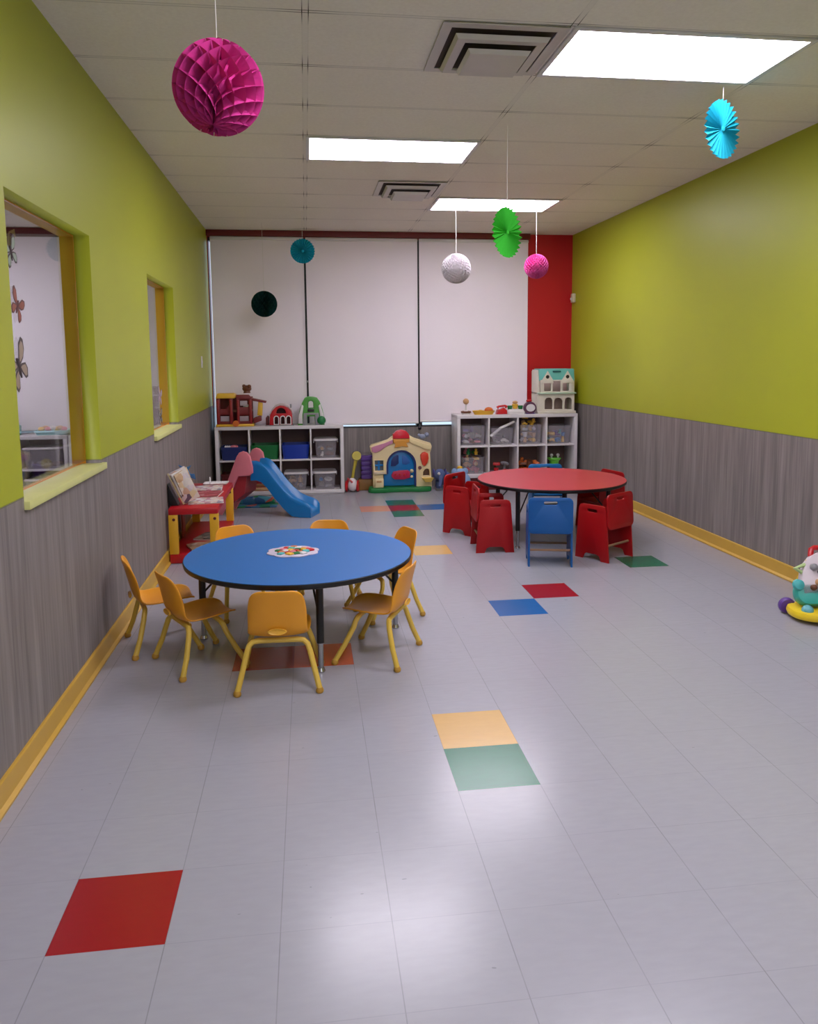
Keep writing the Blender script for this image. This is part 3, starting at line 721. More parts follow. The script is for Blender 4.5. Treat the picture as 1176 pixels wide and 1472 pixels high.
t = thing('toy_barn', 'small red toy barn with white trimmed rounded roof on the left shelf top', 'toy building', (.42, 7.0, ZT))
bn = [(-.13, .0), (.13, .0), (.13, .12), (.12, .165), (.085, .205), (.04, .225), (-.01, .228), (-.06, .21), (-.095, .17), (-.12, .12)]
MB().plate(bn, [arch(-.075, -.025, .02, .085, 6), arch(.0, .045, .02, .085, 6), arch(.065, .11, .02, .085, 6), arch(-.05, .06, .14, .15, 6)], t=.02, bev=.002, off=-.07).build('front_wall', redp, t)
MB().plate([(a*.98, b_*.98) for a, b_ in bn], t=.02, bev=.002, off=.09).build('rear_wall', darkred, t)
arc = [(-.125, .115), (-.098, .172), (-.062, .213), (-.01, .232), (.042, .229), (.088, .208), (.123, .167), (.134, .12)]
MB().rings([[(a, -.085, b_) for a, b_ in arc] + [(a*1.05, -.085, b_*1.06) for a, b_ in arc[::-1]], [(a, .1, b_) for a, b_ in arc] + [(a*1.05, .1, b_*1.06) for a, b_ in arc[::-1]]]).build('roof', mat('barn_trim', 'c8b4b8', .5), t)
for a in (-.05, .0225, .0875):
    w = .025
    MB().plate(arch(a-w-.006, a+w+.006, .012, .085, 8), [arch(a-w+.004, a+w-.004, .02, .085, 8)], t=.008, off=-.085).build('window_frame', wplastic, t)
MB().plate([(-.17, .009), (-.135, .009), (-.135, .10), (-.15, .115), (-.17, .09)], t=.12, bev=.003, off=.0).build('side_shed', darkred, t)
MB().box(.105, .125, -.06, -.03, .20, .245, .003).build('chimney', grey, t)
MB().box(-.175, .15, -.12, .11, .0005, .008, .002).build('ground_sheet', grey, t)

t = thing('toy_tree_house', 'green domed toy house with white window panels on the left shelf top', 'toy building', (.765, 7.02, ZT))
gd = [(-.155, 0), (-.145, .0), (-.05, 0), (-.045, .1), (.04, .1), (.045, 0), (.15, 0), (.152, .08), (.13, .18), (.10, .27), (.07, .315), (.03, .325), (-.03, .33), (-.07, .315), (-.10, .26), (-.135, .16)]
MB().plate(gd, [arch(-.035, .03, .19, .25, 8)], t=.03, bev=.006, off=-.09).build('front_shell', ltgreen, t)
MB().plate([(a*.95, b_*.97) for a, b_ in gd], t=.03, bev=.006, off=.09).build('rear_shell', green, t)
for s in (-1, 1):
    MB().plate([(s*.10, .02), (s*.148, .02), (s*.145, .10), (s*.105, .24), (s*.085, .22), (s*.10, .12)], t=.02, bev=.003, off=-.108).build('side_window', wplastic, t)
MB().plate(arch(-.03, .025, .2, .25, 8), t=.006, off=-.09).build('window_pane', wplastic, t)
MB().box(-.04, .035, -.118, -.104, .155, .185, .004).build('sign', black, t)
MB().plate([(-.10, .0), (-.05, .0), (-.05, .12), (.045, .12), (.045, 0), (.10, 0), (.085, .14), (-.085, .14)], t=.02, bev=.003, off=-.107).build('doorway', grey, t)
MB().ball((.115, -.12, .055), .05, (1, .5, 1)).build('bush', green, t)
MB().box(-.10, .10, -.075, .075, .10, .11, .002).build('floor_deck', grey, t)

# ------------------------------------------------------------------ toys standing on the right shelf
ZR = .894
t = thing('ball_cup_toy', 'small tan ball on a thin stem at the left end of the right shelf top', 'toy', (2.585, 6.98, ZR))
MB().lathe([(0, 0), (.05, 0), (.055, .015), (.03, .035), (.012, .05), (.009, .11), (.014, .12), (0, .12)], 20).build('stem', wplastic, t)
MB().ball((0, 0, .155), .036).build('ball', tan, t)
MB().tube([(.05*math.cos(a), .05*math.sin(a), .03) for a in [2*PI*k/20 for k in range(21)]], .012, 8, False).build('ring_base', brown, t)
t = thing('toy_boat_tray', 'long yellow boat shaped toy tray on the right shelf top', 'toy', (2.79, 6.95, ZR)); t.scale.x = .9
MB().rings([rrect(.24, .12, .055, 0), rrect(.30, .16, .075, .045), rrect(.28, .14, .065, .045), rrect(.22, .10, .045, .012)]).build('tray', yel, t)
MB().ball((.07, 0, .05), .045, (1.3, .8, .8)).build('orange_lump', orng, t)
MB().ball((-.04, 0, .035), .03, (1.5, .9, .7)).build('yellow_lump', yel, t)
t = thing('toy_telephone', 'red toy telephone on the right shelf top beside the yellow tray', 'toy', (3.015, 6.97, ZR)); t.scale = (.75, .75, .9)
MB().plate([(-.09, 0), (.08, 0), (.075, .05), (.03, .085), (-.03, .06), (-.07, .06)], t=.12, bev=.01).build('phone_body', redp, t)
MB().tube([(-.075, -.02, .08), (-.05, -.02, .10), (.05, -.02, .11), (.075, -.02, .09)], [.026, .014, .014, .026], 10).build('handset', redp, t)
t = thing('toy_pot_stand', 'white toy stand carrying one yellow and two dark green pots on the right shelf', 'toy', (3.18, 6.97, ZR))
MB().rings([rrect(.20, .13, .02, 0), rrect(.21, .14, .02, .03), rrect(.16, .09, .02, .055)]).build('stand', wplastic, t)
for x, z, r, m_ in ((-.065, .05, .032, green), (.065, .05, .032, green), (0, .06, .038, yel)):
    MB().lathe([(0, 0), (r*.7, 0), (r, r*1.3), (r*.9, r*1.5), (r*.6, r*1.35), (0, r*1.3)], 16, Matrix.Translation((x, 0, z))).build('pot', m_, t)
MB().ball((0, 0, .135), .024, (1.4, 1, .8)).build('pot_lid', tan, t)
t = thing('toy_drum', 'dark plum toy drum turned to show its white round face beside the doll house', 'toy', (3.348, 6.93, ZR))
Td = Matrix.Translation((0, 0, .072)) @ Matrix.Rotation(PI/2, 4, 'X')
MB().lathe([(0, -.04), (.068, -.04), (.072, -.03), (.072, .03), (.068, .04), (0, .04)], 28, Td).build('drum_shell', mat('plum_dark', '5c3450', .4), t)
MB().lathe([(0, .0402), (.055, .0402), (.052, .046), (0, .047)], 28, Td @ Matrix.Diagonal((1, .8, 1, 1))).build('drum_face', wplastic, t)
MB().box(-.05, .05, -.035, .035, .0005, .012, .003).build('foot', purple, t)
MB().ball((-.01, .0, .155), .02, (1.8, 1, .8)).build('red_knob', redp, t)

dh = mat('doll_house_wall', 'd6cfc2', .5)
roofm = mat('doll_house_roof', '6cbcb4', .45)
t = thing('doll_house', 'white two storey doll house with pale teal roof and gables on the right shelf', 'doll house', (3.665, 7.03, ZR))
MB().box(-.235, .235, -.16, .12, .0005, .03, .005).build('base_plate', dh, t)
low = [arch(-.145, -.05, .05, .145, 8), arch(-.03, .075, .05, .135, 8), arch(.10, .19, .05, .145, 8)]
MB().plate([(-.22, .03), (.22, .03), (.22, .235), (-.22, .235)], low, t=.02, bev=.002, off=-.13).build('lower_front', dh, t)
MB().plate([(-.20, .25), (.20, .25), (.20, .40), (-.20, .40)], [rr2(-.155, -.07, .265, .375, .015), rr2(-.05, .05, .26, .385, .01), rr2(.075, .155, .265, .375, .015)], t=.02, bev=.002, off=-.13).build('upper_front', dh, t)
for s in (-1, 1): MB().box(s*.225, s*.205, -.12, .11, .03, .42, .002).build('side_wall', dh, t)
MB().box(-.205, .205, .095, .11, .03, .42, .002).build('rear_wall', mat('doll_house_back', 'c0a4a0', .6), t)
MB().box(-.235, .235, -.165, .10, .233, .25, .003).build('balcony', mat('doll_house_ledge', 'b4ccb8', .5), t)
MB().plate([(-.22, .39), (-.215, .52), (-.20, .53), (.20, .53), (.215, .52), (.22, .39), (.17, .385), (-.17, .385)], t=.03, bev=.004, off=-.115).build('roof', roofm, t)
MB().plate([(-.22, .40), (-.20, .53), (.20, .53), (.22, .40)], t=.02, off=.10).build('roof', roofm, t)
for cx in (-.115, .13):
    MB().plate([(cx-.075, .36), (cx+.075, .36), (cx+.065, .40), (cx, .505), (cx-.065, .40)], [circ(cx, .435, .022, 16)], t=.015, bev=.002, off=-.142).build('gable', dh, t)
    MB().lathe([(0, 0), (.023, 0), (.023, .004), (0, .004)], 16, Matrix.Translation((cx, -.137, .435)) @ Matrix.Rotation(PI/2, 4, 'X')).build('round_window', black, t)
MB().box(-.05, .05, -.142, -.13, .488, .508, .004).build('roof_slot', mat('dark_teal', '1c5c60', .5), t)
MB().plate([(-.235, .02), (-.205, .02), (-.205, .30), (-.215, .40), (-.225, .52), (-.235, .50)], t=.24, bev=.003, off=-.01).build('side_roof_edge', dh, t)

# ------------------------------------------------------------------ play house front on the floor
q = .001265
def P(lst): return [((x-572)*q, (688-y)*q) for x, y in lst]
t = thing('play_house', 'cream plastic play house front with blue arched door and green base between the shelves', 'play house', (1.80, 6.98, 0))
MB().plate([(x, y) for x, y in [(-.39, -.06), (-.36, -.10), (-.28, -.12), (-.20, -.12), (-.14, -.09), (.12, -.09), (.19, -.12), (.28, -.115), (.34, -.09), (.36, -.05), (.35, .09), (-.37, .09)]], t=.055, bev=.012, axis='Z', off=.028).build('base', green, t)
wall = P([(310, 660), (310, 330), (292, 310), (285, 260), (300, 243), (450, 200), (520, 150), (570, 118), (630, 150), (700, 190), (850, 240), (862, 270), (855, 300), (845, 330), (862, 640), (860, 660), (715, 660), (715, 440)] +
         [(575+140*math.cos(a), 440-140*math.sin(a)) for a in [PI*k/14 for k in range(1, 14)]] + [(435, 440), (435, 520), (405, 520), (405, 660)])
MB().plate(wall, [P([(328, 388), (408, 388), (408, 488), (328, 488)]), P([(778, 546), (842, 546), (842, 510), (835, 486), (815, 478), (795, 486), (780, 510)])], t=.07, bev=.004, off=.0).build('house_wall', cream, t)
arc = [(575+140*math.cos(a), 440-140*math.sin(a)) for a in [PI*k/14 for k in range(0, 15)]]
arc2 = [(575+122*math.cos(a), 440-122*math.sin(a)) for a in [PI*k/14 for k in range(0, 15)]]
MB().plate(P([(715, 640)] + arc + [(435, 520)] + [(453, 520)] + arc2[::-1] + [(697, 640)]), t=.05, off=.0).build('door_arch_lining', navy, t)
door = P([(412, 635), (412, 515), (455, 515), (455, 440)] + arc2[::-1][1:] + [(697, 635)])
dr = MB().plate(door, t=.03, bev=.004, off=.012).build('door', bluep, t)
MB().plate(P([(478, 450), (482, 400), (500, 365), (535, 345), (552, 350), (552, 425), (520, 450)]), t=.008, bev=.002, off=-.008).build('door_window', navy, dr)
MB().plate(P([(585, 350), (630, 365), (655, 400), (660, 425), (620, 440), (585, 430)]), t=.008, bev=.002, off=-.008).build('door_window', mat('mid_blue', '2a5ea8', .4), dr)
pn = MB().plate(P([(482, 530), (500, 500), (560, 490), (640, 490), (655, 505), (655, 560), (600, 575), (510, 572), (485, 550)]), t=.03, bev=.006, off=-.02).build('letter_panel', mat('crimson_plastic', 'b41c48', .35), dr)
for x, y in ((518, 530), (560, 528), (602, 530)): MB().lathe([(0, 0), (.014, 0), (.011, .008), (0, .01)], 12, Matrix.Translation(((x-572)*q, -.036, (688-y)*q)) @ Matrix.Rotation(PI/2, 4, 'X')).build('button', redp, pn)
for y in (497, 550): MB().ball(((672-572)*q, -.03, (688-y)*q), .022 if y < 520 else .016).build('door_knob', cream, dr)
MB().plate(P([(300, 305), (298, 268), (330, 255), (420, 230), (495, 200), (498, 232), (430, 262), (380, 300), (330, 318)]), t=.02, bev=.006, off=-.042).build('roof_tiles', mat('rose_plastic', 'c07c9c', .5), t)
MB().plate(P([(650, 195), (700, 212), (780, 240), (850, 258), (850, 296), (800, 300), (740, 265), (650, 228)]), t=.02, bev=.006, off=-.042).build('roof_tiles', mat('roof_cream', 'e0cc9c', .5), t)
MB().plate(P([(495, 192), (500, 150), (535, 118), (575, 108), (620, 120), (648, 150), (655, 192)]), t=.09, bev=.015, off=-.012).build('dome', mat('bright_red_plastic', 'd41c34', .3), t)
MB().plate(P([(498, 196), (650, 196), (648, 225), (620, 232), (640, 270), (575, 262), (510, 275), (520, 240), (500, 225)]), t=.03, bev=.006, off=-.045).build('sign', mat('amber_plastic', 'd8963c', .4), t)
fr = MB(); fr.plate(P([(312, 378), (418, 378), (418, 498), (312, 498)]), [P([(324, 390), (406, 390), (406, 486), (324, 486)])], t=.02, bev=.003, off=-.036); fr.build('window_frame', cream, t)
MB().plate(P([(322, 388), (408, 388), (408, 488), (322, 488)]), t=.006, off=.0).build('window_back', mat('slate', '6c747c', .6), t)
cr = MB(); cr.plate(P([(355, 385), (375, 385), (375, 428), (408, 428), (408, 445), (375, 445), (375, 490), (355, 490), (355, 445), (322, 445), (322, 428), (355, 428)]), t=.02, bev=.003, off=-.015); cr.build('window_cross', bluep, t)
MB().plate(P([(312, 492), (418, 492), (414, 516), (316, 516)]), t=.05, bev=.008, off=-.045).build('window_sill', mat('sill_cream', 'dccab0', .5), t)
MB().box((325-572)*q, (405-572)*q, -.075, -.03, .058, (688-560)*q, .008).build('mail_box', cream, t)
MB().box((340-572)*q, (385-572)*q, -.082, -.074, (688-592)*q, (688-575)*q, .002).build('mail_slot', tan, t)
MB().plate(P([(752, 345), (770, 325), (795, 318), (825, 335), (830, 380), (818, 420), (795, 452), (770, 440), (755, 390)]), t=.04, bev=.010, off=-.045).build('lantern', mat('tomato_plastic', 'd03c24', .35), t)
MB().lathe([(0, 0), (.022, 0), (.02, .012), (0, .016)], 16, Matrix.Translation(((748-572)*q, -.034, (688-468)*q)) @ Matrix.Rotation(PI/2, 4, 'X')).build('doorbell', mat('plum', '6c4450', .5), t)
MB().plate(P([(782, 546), (862, 546), (858, 505), (840, 484), (805, 482), (788, 505)]), t=.01, off=.02).build('side_window', mat('umber', '5c4438', .6), t)
MB().rings([[((x-572)*q, y, (688-600)*q) for x, y in ((790, -.04), (855, -.04), (850, -.085), (795, -.085))], [((x-572)*q, y, (688-562)*q) for x, y in ((765, -.036), (875, -.036), (868, -.115), (772, -.115))]]).build('planter', mat('butter_plastic', 'ecc860', .4), t)
tag(MB().ball((0, 0, .03), .03, (1.4, 1, 1)).ball((.05, 0, .05), .028).ball((-.04, 0, .045), .02).build('toy_bird', mat('grey_blue', '8890a8', .5), loc=(2.06, 6.97, .615)), 'small grey blue toy bird resting on the right slope of the play house roof', 'toy')

# toys left of the play house
t = thing('push_toy', 'yellow handled push toy with red and white wheels beside the left shelf', 'push toy', (1.228, 7.03, 0))
for s, m_ in ((-1, redp), (1, redp)):
    MB().lathe([(0, -.012), (.062, -.012), (.07, 0), (.062, .012), (0, .012)], 24, Matrix.Translation((s*.065, 0, .07)) @ Matrix.Rotation(PI/2, 4, 'Y') @ Matrix.Rotation(.2, 4, 'X')).build('wheel', m_, t)
MB().ball((0, -.01, .088), .074, (.85, 1, 1.1), 20).build('dome', mat('milky_plastic', 'd8cdd0', .3), t)
MB().tube([(.0, -.072, .12), (-.05, -.05, .17), (-.06, -.03, .06)], .012, 8).build('dome_band', redp, t)
MB().tube([(.0, .0, .15), (.02, 0, .26), (.05, .0, .39)], [.018, .016, .022], 12).build('handle_stick', mat('mustard_plastic', 'b8a83c', .4), t)
MB().lathe([(0, -.03), (.052, -.03), (.058, 0), (.052, .03), (0, .03)], 22, Matrix.Translation((.055, 0, .425)) @ Matrix.Rotation(PI/2-.2, 4, 'X')).build('handle_grip', mat('mustard_plastic', 'b8a83c', .4), t)
t = thing('toy_tower', 'purple ridged toy column standing behind the left edge of the play house', 'toy', (1.40, 7.175, 0))
MB().box(-.09, .09, -.08, .08, 0.0005, .13, .012).build('crate', mat('ochre_plastic', '8c6430', .5), t)
mb = MB()
for k in range(5): mb.box(-.055, .07, -.03, .05, .13+k*.055, .13+k*.055+.045, .008); 
mb.box(-.04, .055, -.02, .04, .12, .41); mb.box(-.07, .08, -.035, .055, .39, .41, .004)
mb.build('column', purple, t)

# toys right of the play house
t = thing('toy_elephant', 'dark blue plush elephant toy with white eye and feet, right of the play house', 'plush toy', (2.30, 7.02, 0))
pl = mat('plush_blue', '5a6690', .9, .1, bump=.4, vscale=60)
mb = MB().ball((.03, .03, .13), .085, (1.1, 1, 1)).ball((-.035, -.05, .185), .07)
for x, y in ((-.04, -.04), (.09, -.04), (-.03, .08), (.09, .08)): mb.tube([(x, y, .10), (x, y, .02)], [.035, .038], 12)
mb.build('body', pl, t)
MB().tube([(-.035, -.11, .17), (-.04, -.14, .13), (-.05, -.15, .08), (-.06, -.17, .06)], [.026, .022, .018, .014], 10).build('trunk', pl, t)
for s in (-1, 1): MB().ball((-.035+s*.07, -.03, .2), .05, (.3, .8, 1.1)).build('ear', mat('plush_purple', '54508c', .9), t)
MB().ball((-.055, -.112, .205), .018).build('eye', wplastic, t)
for x, y in ((-.04, -.04), (.09, -.04), (-.03, .08), (.09, .08)): MB().lathe([(0, 0.0005), (.04, 0.0005), (.042, .02), (.03, .03), (0, .03)], 14, Matrix.Translation((x, y, 0))).build('foot', grey, t)
t = thing('toy_elephant', 'light blue rounded toy elephant with yellow cap, half behind the red chair', 'plush toy', (2.48, 7.0-.26, 0))
lb = mat('plush_light_blue', '88a4cc', .8, .1)
mb = MB().ball((.02, 0, .14), .09, (1, .9, 1.05)).ball((-.02, -.02, .235), .06)
for x in (-.04, .07):
    for y in (-.05, .05): mb.tube([(x, y, .08), (x, y, .001)], .032, 12)
mb.build('body', lb, t)
for s in (-1, 1): MB().ball((-.02+s*.065, .0, .25), .04, (.9, .4, 1)).build('ear', lb, t)
MB().lathe([(0, 0), (.032, 0), (.03, .02), (0, .032)], 14, Matrix.Translation((-.02, -.01, .288))).build('cap', yel, t)
MB().ball((-.045, -.075, .245), .01).ball((.01, -.078, .245), .01).build('eye', black, t)

# ------------------------------------------------------------------ slide
t = thing('toddler_slide', 'blue slide with pink side panels near the left shelf', 'slide', (.245, 5.90, 0), math.radians(-21))
prof = [(-.06, .495), (0, .50), (.05, .485), (.11, .43), (.20, .315), (.29, .215), (.37, .15), (.45, .115), (.51, .10), (.555, .075), (.57, .05)]
rs = []
for x, z in prof:
    w = .13; zb = max(.001, z-.14)
    rs.append([(x, -w, zb), (x, -w-.006, z+.015), (x, -w, z+.05), (x, -w+.012, z+.058), (x, -w+.026, z+.048), (x, -w+.038, z+.0), (x, -.07, z-.012), (x, .07, z-.012), (x, w-.038, z+.0), (x, w-.026, z+.048), (x, w-.012, z+.058), (x, w, z+.05), (x, w+.006, z+.015), (x, w, zb)])
MB().rings(rs).build('chute', bluep, t, smooth=50)
side = [(-.035, .56), (-.045, .61), (-.08, .645), (-.12, .655), (-.16, .64), (-.19, .60), (-.25, .46), (-.37, .18), (-.43, .03), (-.44, 0), (-.37, 0), (-.31, .10), (-.25, .26), (-.18, .40), (-.06, .41), (-.02, .44), (-.02, .50)]
for s in (-1, 1):
    MB().plate(side, t=.035, bev=.012, axis='Y', off=s*.155).build('side_panel', pink, t)
sr = mat('slide_step_red', 'a02c38', .45)
MB().box(-.20, -.05, -.135, .135, .40, .445, .01).build('platform', sr, t)
for x, z in ((-.25, .28), (-.31, .15)): MB().box(x-.05, x+.06, -.135, .135, z-.03, z, .008).build('step', sr, t)
MB().plate([(-.19, .40), (-.10, .40), (-.13, .22), (-.26, .12), (-.30, .12)], t=.27, axis='Y').build('riser', sr, t)
# low wooden frame and a picture mat behind and under the slide
t = thing('low_wooden_table', 'low pale wooden play table frame behind the slide', 'table', (.16, 6.46, 0))
for y, m_ in ((-.13, wood), (.13, mat('brown_wood', '8a5c3c', .5))):  # pale front rail, brown rear rail
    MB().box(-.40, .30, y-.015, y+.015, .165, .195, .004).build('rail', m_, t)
for x in (-.38, .27):
    MB().box(x-.018, x+.018, -.115, .115, .165, .19, .003).build('end_rail', wood, t)
    for y in (-.13, .13): MB().box(x-.016, x+.016, y-.014, y+.014, 0.0005, .165, .003).build('leg', wood, t)
pm = jumble_material('picture_mat_print', ['1c7c48', '2a8c54', '3c78a8', '245c94', '4c9cb0', 'c0583c', '7ca0b8', '1c6c50'], 9)
t = thing('floor_puzzle_mat', 'colourful green and blue picture mat on the floor under the low wooden table', 'play mat', (.13, 6.30, 0), -.05)
MB().box(-.27, .25, -.09, .13, .001, .012, .004).build('mat_sheet', pm, t)
MB().plate([(-.25, .012), (.22, .012), (.20, .08), (.05, .10), (-.08, .085), (-.20, .11)], t=.02, bev=.005, off=.10).build('raised_edge', pm, t)

# ------------------------------------------------------------------ red and yellow bench with books
bred = mat('bench_red', 'b41420', .35); byel = mat('bench_yellow', 'dca826', .4)
t = thing('play_bench', 'red topped bench with yellow posts against the left wall, magazines on it', 'play bench', (-.165, 4.62, 0))
w, d = .185, .62
MB().box(-w, w, -d, d, .382, .432, .006).build('bench_top', bred, t)
MB().box(-w, w, -d, d, .004, .075, .006).build('lower_shelf', bred, t)
for y in (-d+.02, d-.02):
    for x, m_ in ((-w+.032, byel), (w-.032, byel)):
        p_ = MB().box(x-.034, x+.034, y-.018, y+.018, .075, .382, .004).build('post', m_, t)
        MB().lathe([(0, 0), (.012, 0), (.011, .003), (0, .003)], 14, Matrix.Translation((x+.006, y-.018, .345)) @ Matrix.Rotation(PI/2, 4, 'X')).build('screw_cap', darkred, p_)
MB().box(-w+.002, -w+.018, -.06, .06, .075, .382, .003).build('centre_post', mat('bench_brown', '8c3418', .45), t)

pa = jumble_material('magazine_print', ['d8d0d4', 'e0d8d0', 'b8788c', 'c8a8b0', 'd4cccc', '8c7a9c', 'd8b8a0'], 26)
pb = jumble_material('book_cover_print', ['dcd4cc', 'd8ccd0', 'd0a890', 'd8d0c8', '6c5c70', 'd8c8a0', 'ccc4c8'], 22)
pc = jumble_material('book_cover_warm', ['b08c6c', 'c0a080', 'd0c8c0', 'a08060', 'c8b090'], 24)
t = thing('picture_book', 'large white picture book standing half open at the near end of the bench', 'book', (-.250, 4.13, .438), math.radians(8))
rot = lambda a: Matrix.Rotation(math.radians(a), 4, 'Z') @ Matrix.Rotation(math.radians(-24), 4, 'Y')
MB().box(-.006, .006, 0, .03, 0.002, .27, .001, M=Matrix.Rotation(math.radians(-24), 4, 'Y')).build('spine', mat('spine_cream', 'd8c890', .5), t)
MB().box(.0, .135, .0, .012, .002, .27, .002, M=Matrix.Translation((-.0, 0, 0)) @ Matrix.Rotation(math.radians(-24), 4, 'Y')).build('front_cover', pb, t)
MB().box(.0, .13, .0, .012, .002, .26, .002, M=Matrix.Translation((.02, .015, 0)) @ Matrix.Rotation(math.radians(38), 4, 'Z') @ Matrix.Rotation(math.radians(-24), 4, 'Y')).build('rear_cover', pc, t)
for k in range(3): MB().box(.004, .125, .0, .003, .006, .26, M=Matrix.Translation((.005, .01, 0)) @ Matrix.Rotation(math.radians(10+k*8), 4, 'Z') @ Matrix.Rotation(math.radians(-24), 4, 'Y')).build('pages', mat('paper', 'e0dcd8', .7), t)
o = MB().plate([(0, 0), (.075, 0), (.0, .17)], t=.10, bev=.002).build('black_wedge', black, loc=(-.367, 4.17, .4335)); tag(o, 'black wedge behind the standing picture book by the wall', 'book rest')  # black wedge filling the gap between book and wall
def magazine(name, label, cat, loc, rz, m, wx, wy, th=.006):
    t = thing(name, label, cat, loc, rz)
    MB().box(-wx, wx, -wy, wy, .0008, th*.8).build('pages', mat('paper', 'e0dcd8', .7), t)
    rs = [[(-wx, y, th*.8+.0004), (-wx, y, th), (-wx*.6, y, th+.004), (-wx*.2, y, th+.005), (wx*.3, y, th+.002), (wx, y, th+.006), (wx, y, th+.005), (wx*.3, y, th*.8+.0004)] for y in (-wy-.002, wy+.002)]
    MB().rings(rs).build('cover', m, t, smooth=60)
magazine('magazine', 'open pink and white magazine lying at the near end of the bench top', 'magazine', (-.10, 4.27, .432), .12, pa, .135, .12)
magazine('magazine', 'crimson magazine lying in the middle of the bench top', 'magazine', (-.14, 4.60, .432), -.08, jumble_material('crimson_print', ['8c2430', 'a83848', 'c08088', '902838', 'b85c68'], 22), .12, .14)
magazine('magazine', 'pale magazine lying on the far part of the bench top', 'magazine', (-.16, 4.90, .432), .05, pa, .12, .13)
magazine('picture_book', 'tan picture book lying on the lower shelf of the bench at the near end', 'book', (-.13, 4.22, .075), .35, pc, .11, .10, .014)
magazine('picture_book', 'dark covered picture book lying deeper on the lower shelf of the bench', 'book', (-.10, 4.55, .075), -.3, jumble_material('dark_print', ['3c4440', '5c6458', '8c8470', '2c2c30', 'a09c88'], 22), .11, .12, .014)
t = thing('serving_tray', 'white shallow tray with a small upright peg at the far end of the bench', 'tray', (-.12, 5.15, .433))
MB().rings([rrect(.20, .14, .02, 0.0005), rrect(.22, .16, .02, .014), rrect(.21, .15, .02, .014), rrect(.19, .13, .02, .005)]).build('tray_body', wplastic, t)
MB().lathe([(0, .005), (.008, .005), (.006, .055), (0, .075)], 10, Matrix.Translation((-.05, -.02, 0))).build('peg', wplastic, t)
t = thing('toy_fish', 'blue toy fish on a stand behind the picture book on the bench', 'toy', (-.318, 4.66, .433))
MB().lathe([(0, 0.0005), (.045, 0.0005), (.04, .012), (.01, .02), (.008, .09), (0, .09)], 16).build('stand', mat('steel_blue', '4c6c8c', .4), t)
mb = MB().ball((0, 0, .15), .055, (.9, .5, 1.25)).plate([(-.02, .20), (.03, .20), (.06, .245), (.01, .225), (-.05, .25)], t=.012, bev=.003)
mb.plate([(.04, .14), (.09, .12), (.08, .17), (.045, .17)], t=.01, bev=.003); mb.build('fish_body', mat('denim_blue', '3c6c9c', .5), t)
MB().ball((-.02, -.026, .17), .008).build('eye', wplastic, t)

# ------------------------------------------------------------------ baby walker at the right edge
t = thing('baby_walker', 'yellow based baby activity walker with teal and white panel at the right wall', 'baby walker', (3.74, 2.06, 0), math.radians(-12))
bs = [(.235*math.copysign(abs(math.cos(a))**.8, math.cos(a)), .01+.155*math.copysign(abs(math.sin(a))**.8, math.sin(a))) for a in [2*PI*k/40 for k in range(40)]]
MB().plate(bs, t=.05, bev=.02, axis='Z', off=.045).build('base', mat('sun_yellow', 'e8c828', .35), t)
for x, y in ((-.205, .115), (.205, .115), (-.06, -.150), (.16, -.130)):
    MB().lathe([(0, -.02), (.04, -.02), (.048, -.010), (.048, .010), (.04, .02), (0, .02)], 20, Matrix.Translation((x, y, .049)) @ Matrix.Rotation(PI/2, 4, 'Y' if abs(x) > .21 else 'X')).build('wheel', purple, t)
for x, y, m_ in ((-.155, -.055, mat('sky_ball', '68aeb8', .3)), (.05, -.10, redp), (.14, -.04, teal)):
    MB().ball((x, y, .072), .034).build('ball', m_, t)
T = Matrix.Translation((0, .0, .085)) @ Matrix.Rotation(math.radians(-24), 4, 'X')
MB().plate(rr2(-.20, .20, 0, .14, .065, 8), t=.09, bev=.022, off=0, M=T).build('lower_frame', mat('sea_teal', '38b0a4', .35), t)
MB().plate([(-.165, .06), (.165, .06), (.168, .13), (.15, .20), (.125, .25), (.09, .29), (.05, .31), (-.05, .31), (-.09, .29), (-.125, .25), (-.15, .20), (-.168, .13)], [circ(-.08, .215, .012), circ(.08, .215, .012)], t=.07, bev=.006, off=-.01, M=T).build('panel', mat('panel_white', 'd8ccd4', .4), t)
for x, z, r, m_ in ((-.19, .115, .034, teal), (-.105, .10, .018, brown), (-.07, .13, .022, tan), (.0, .07, .034, bluep), (.09, .12, .03, mat('violet', '8c5cac', .4)), (-.09, .22, .022, grey), (-.055, .19, .016, black), (.0, .24, .028, grey), (.08, .20, .02, orng)):
    MB().lathe([(0, 0), (r, 0), (r*.85, .02), (r*.4, .028), (0, .03)], 16, T @ Matrix.Translation((x, -.045, z)) @ Matrix.Rotation(PI/2, 4, 'X')).build('activity_button', m_, t)
MB().tube([T @ Vector((-.13, -.02, .18)), T @ Vector((-.19, -.03, .215)), T @ Vector((-.13, -.03, .235))], .014, 8).build('side_lever', mat('pale_green', 'b0c88c', .4), t)
MB().tube([T @ Vector(p) for p in ((-.08, 0, .29), (-.07, 0, .335), (-.05, 0, .345), (.05, 0, .345), (.07, 0, .335), (.08, 0, .29))], .016, 10).build('handle', redp, t)
for s in (-1, 1): MB().tube([(s*.14, .10, .06), (s*.14, .13, .20), (s*.10, .105, .33)], .012, 8).build('rear_support', mat('sun_yellow', 'e8c828', .35), t)

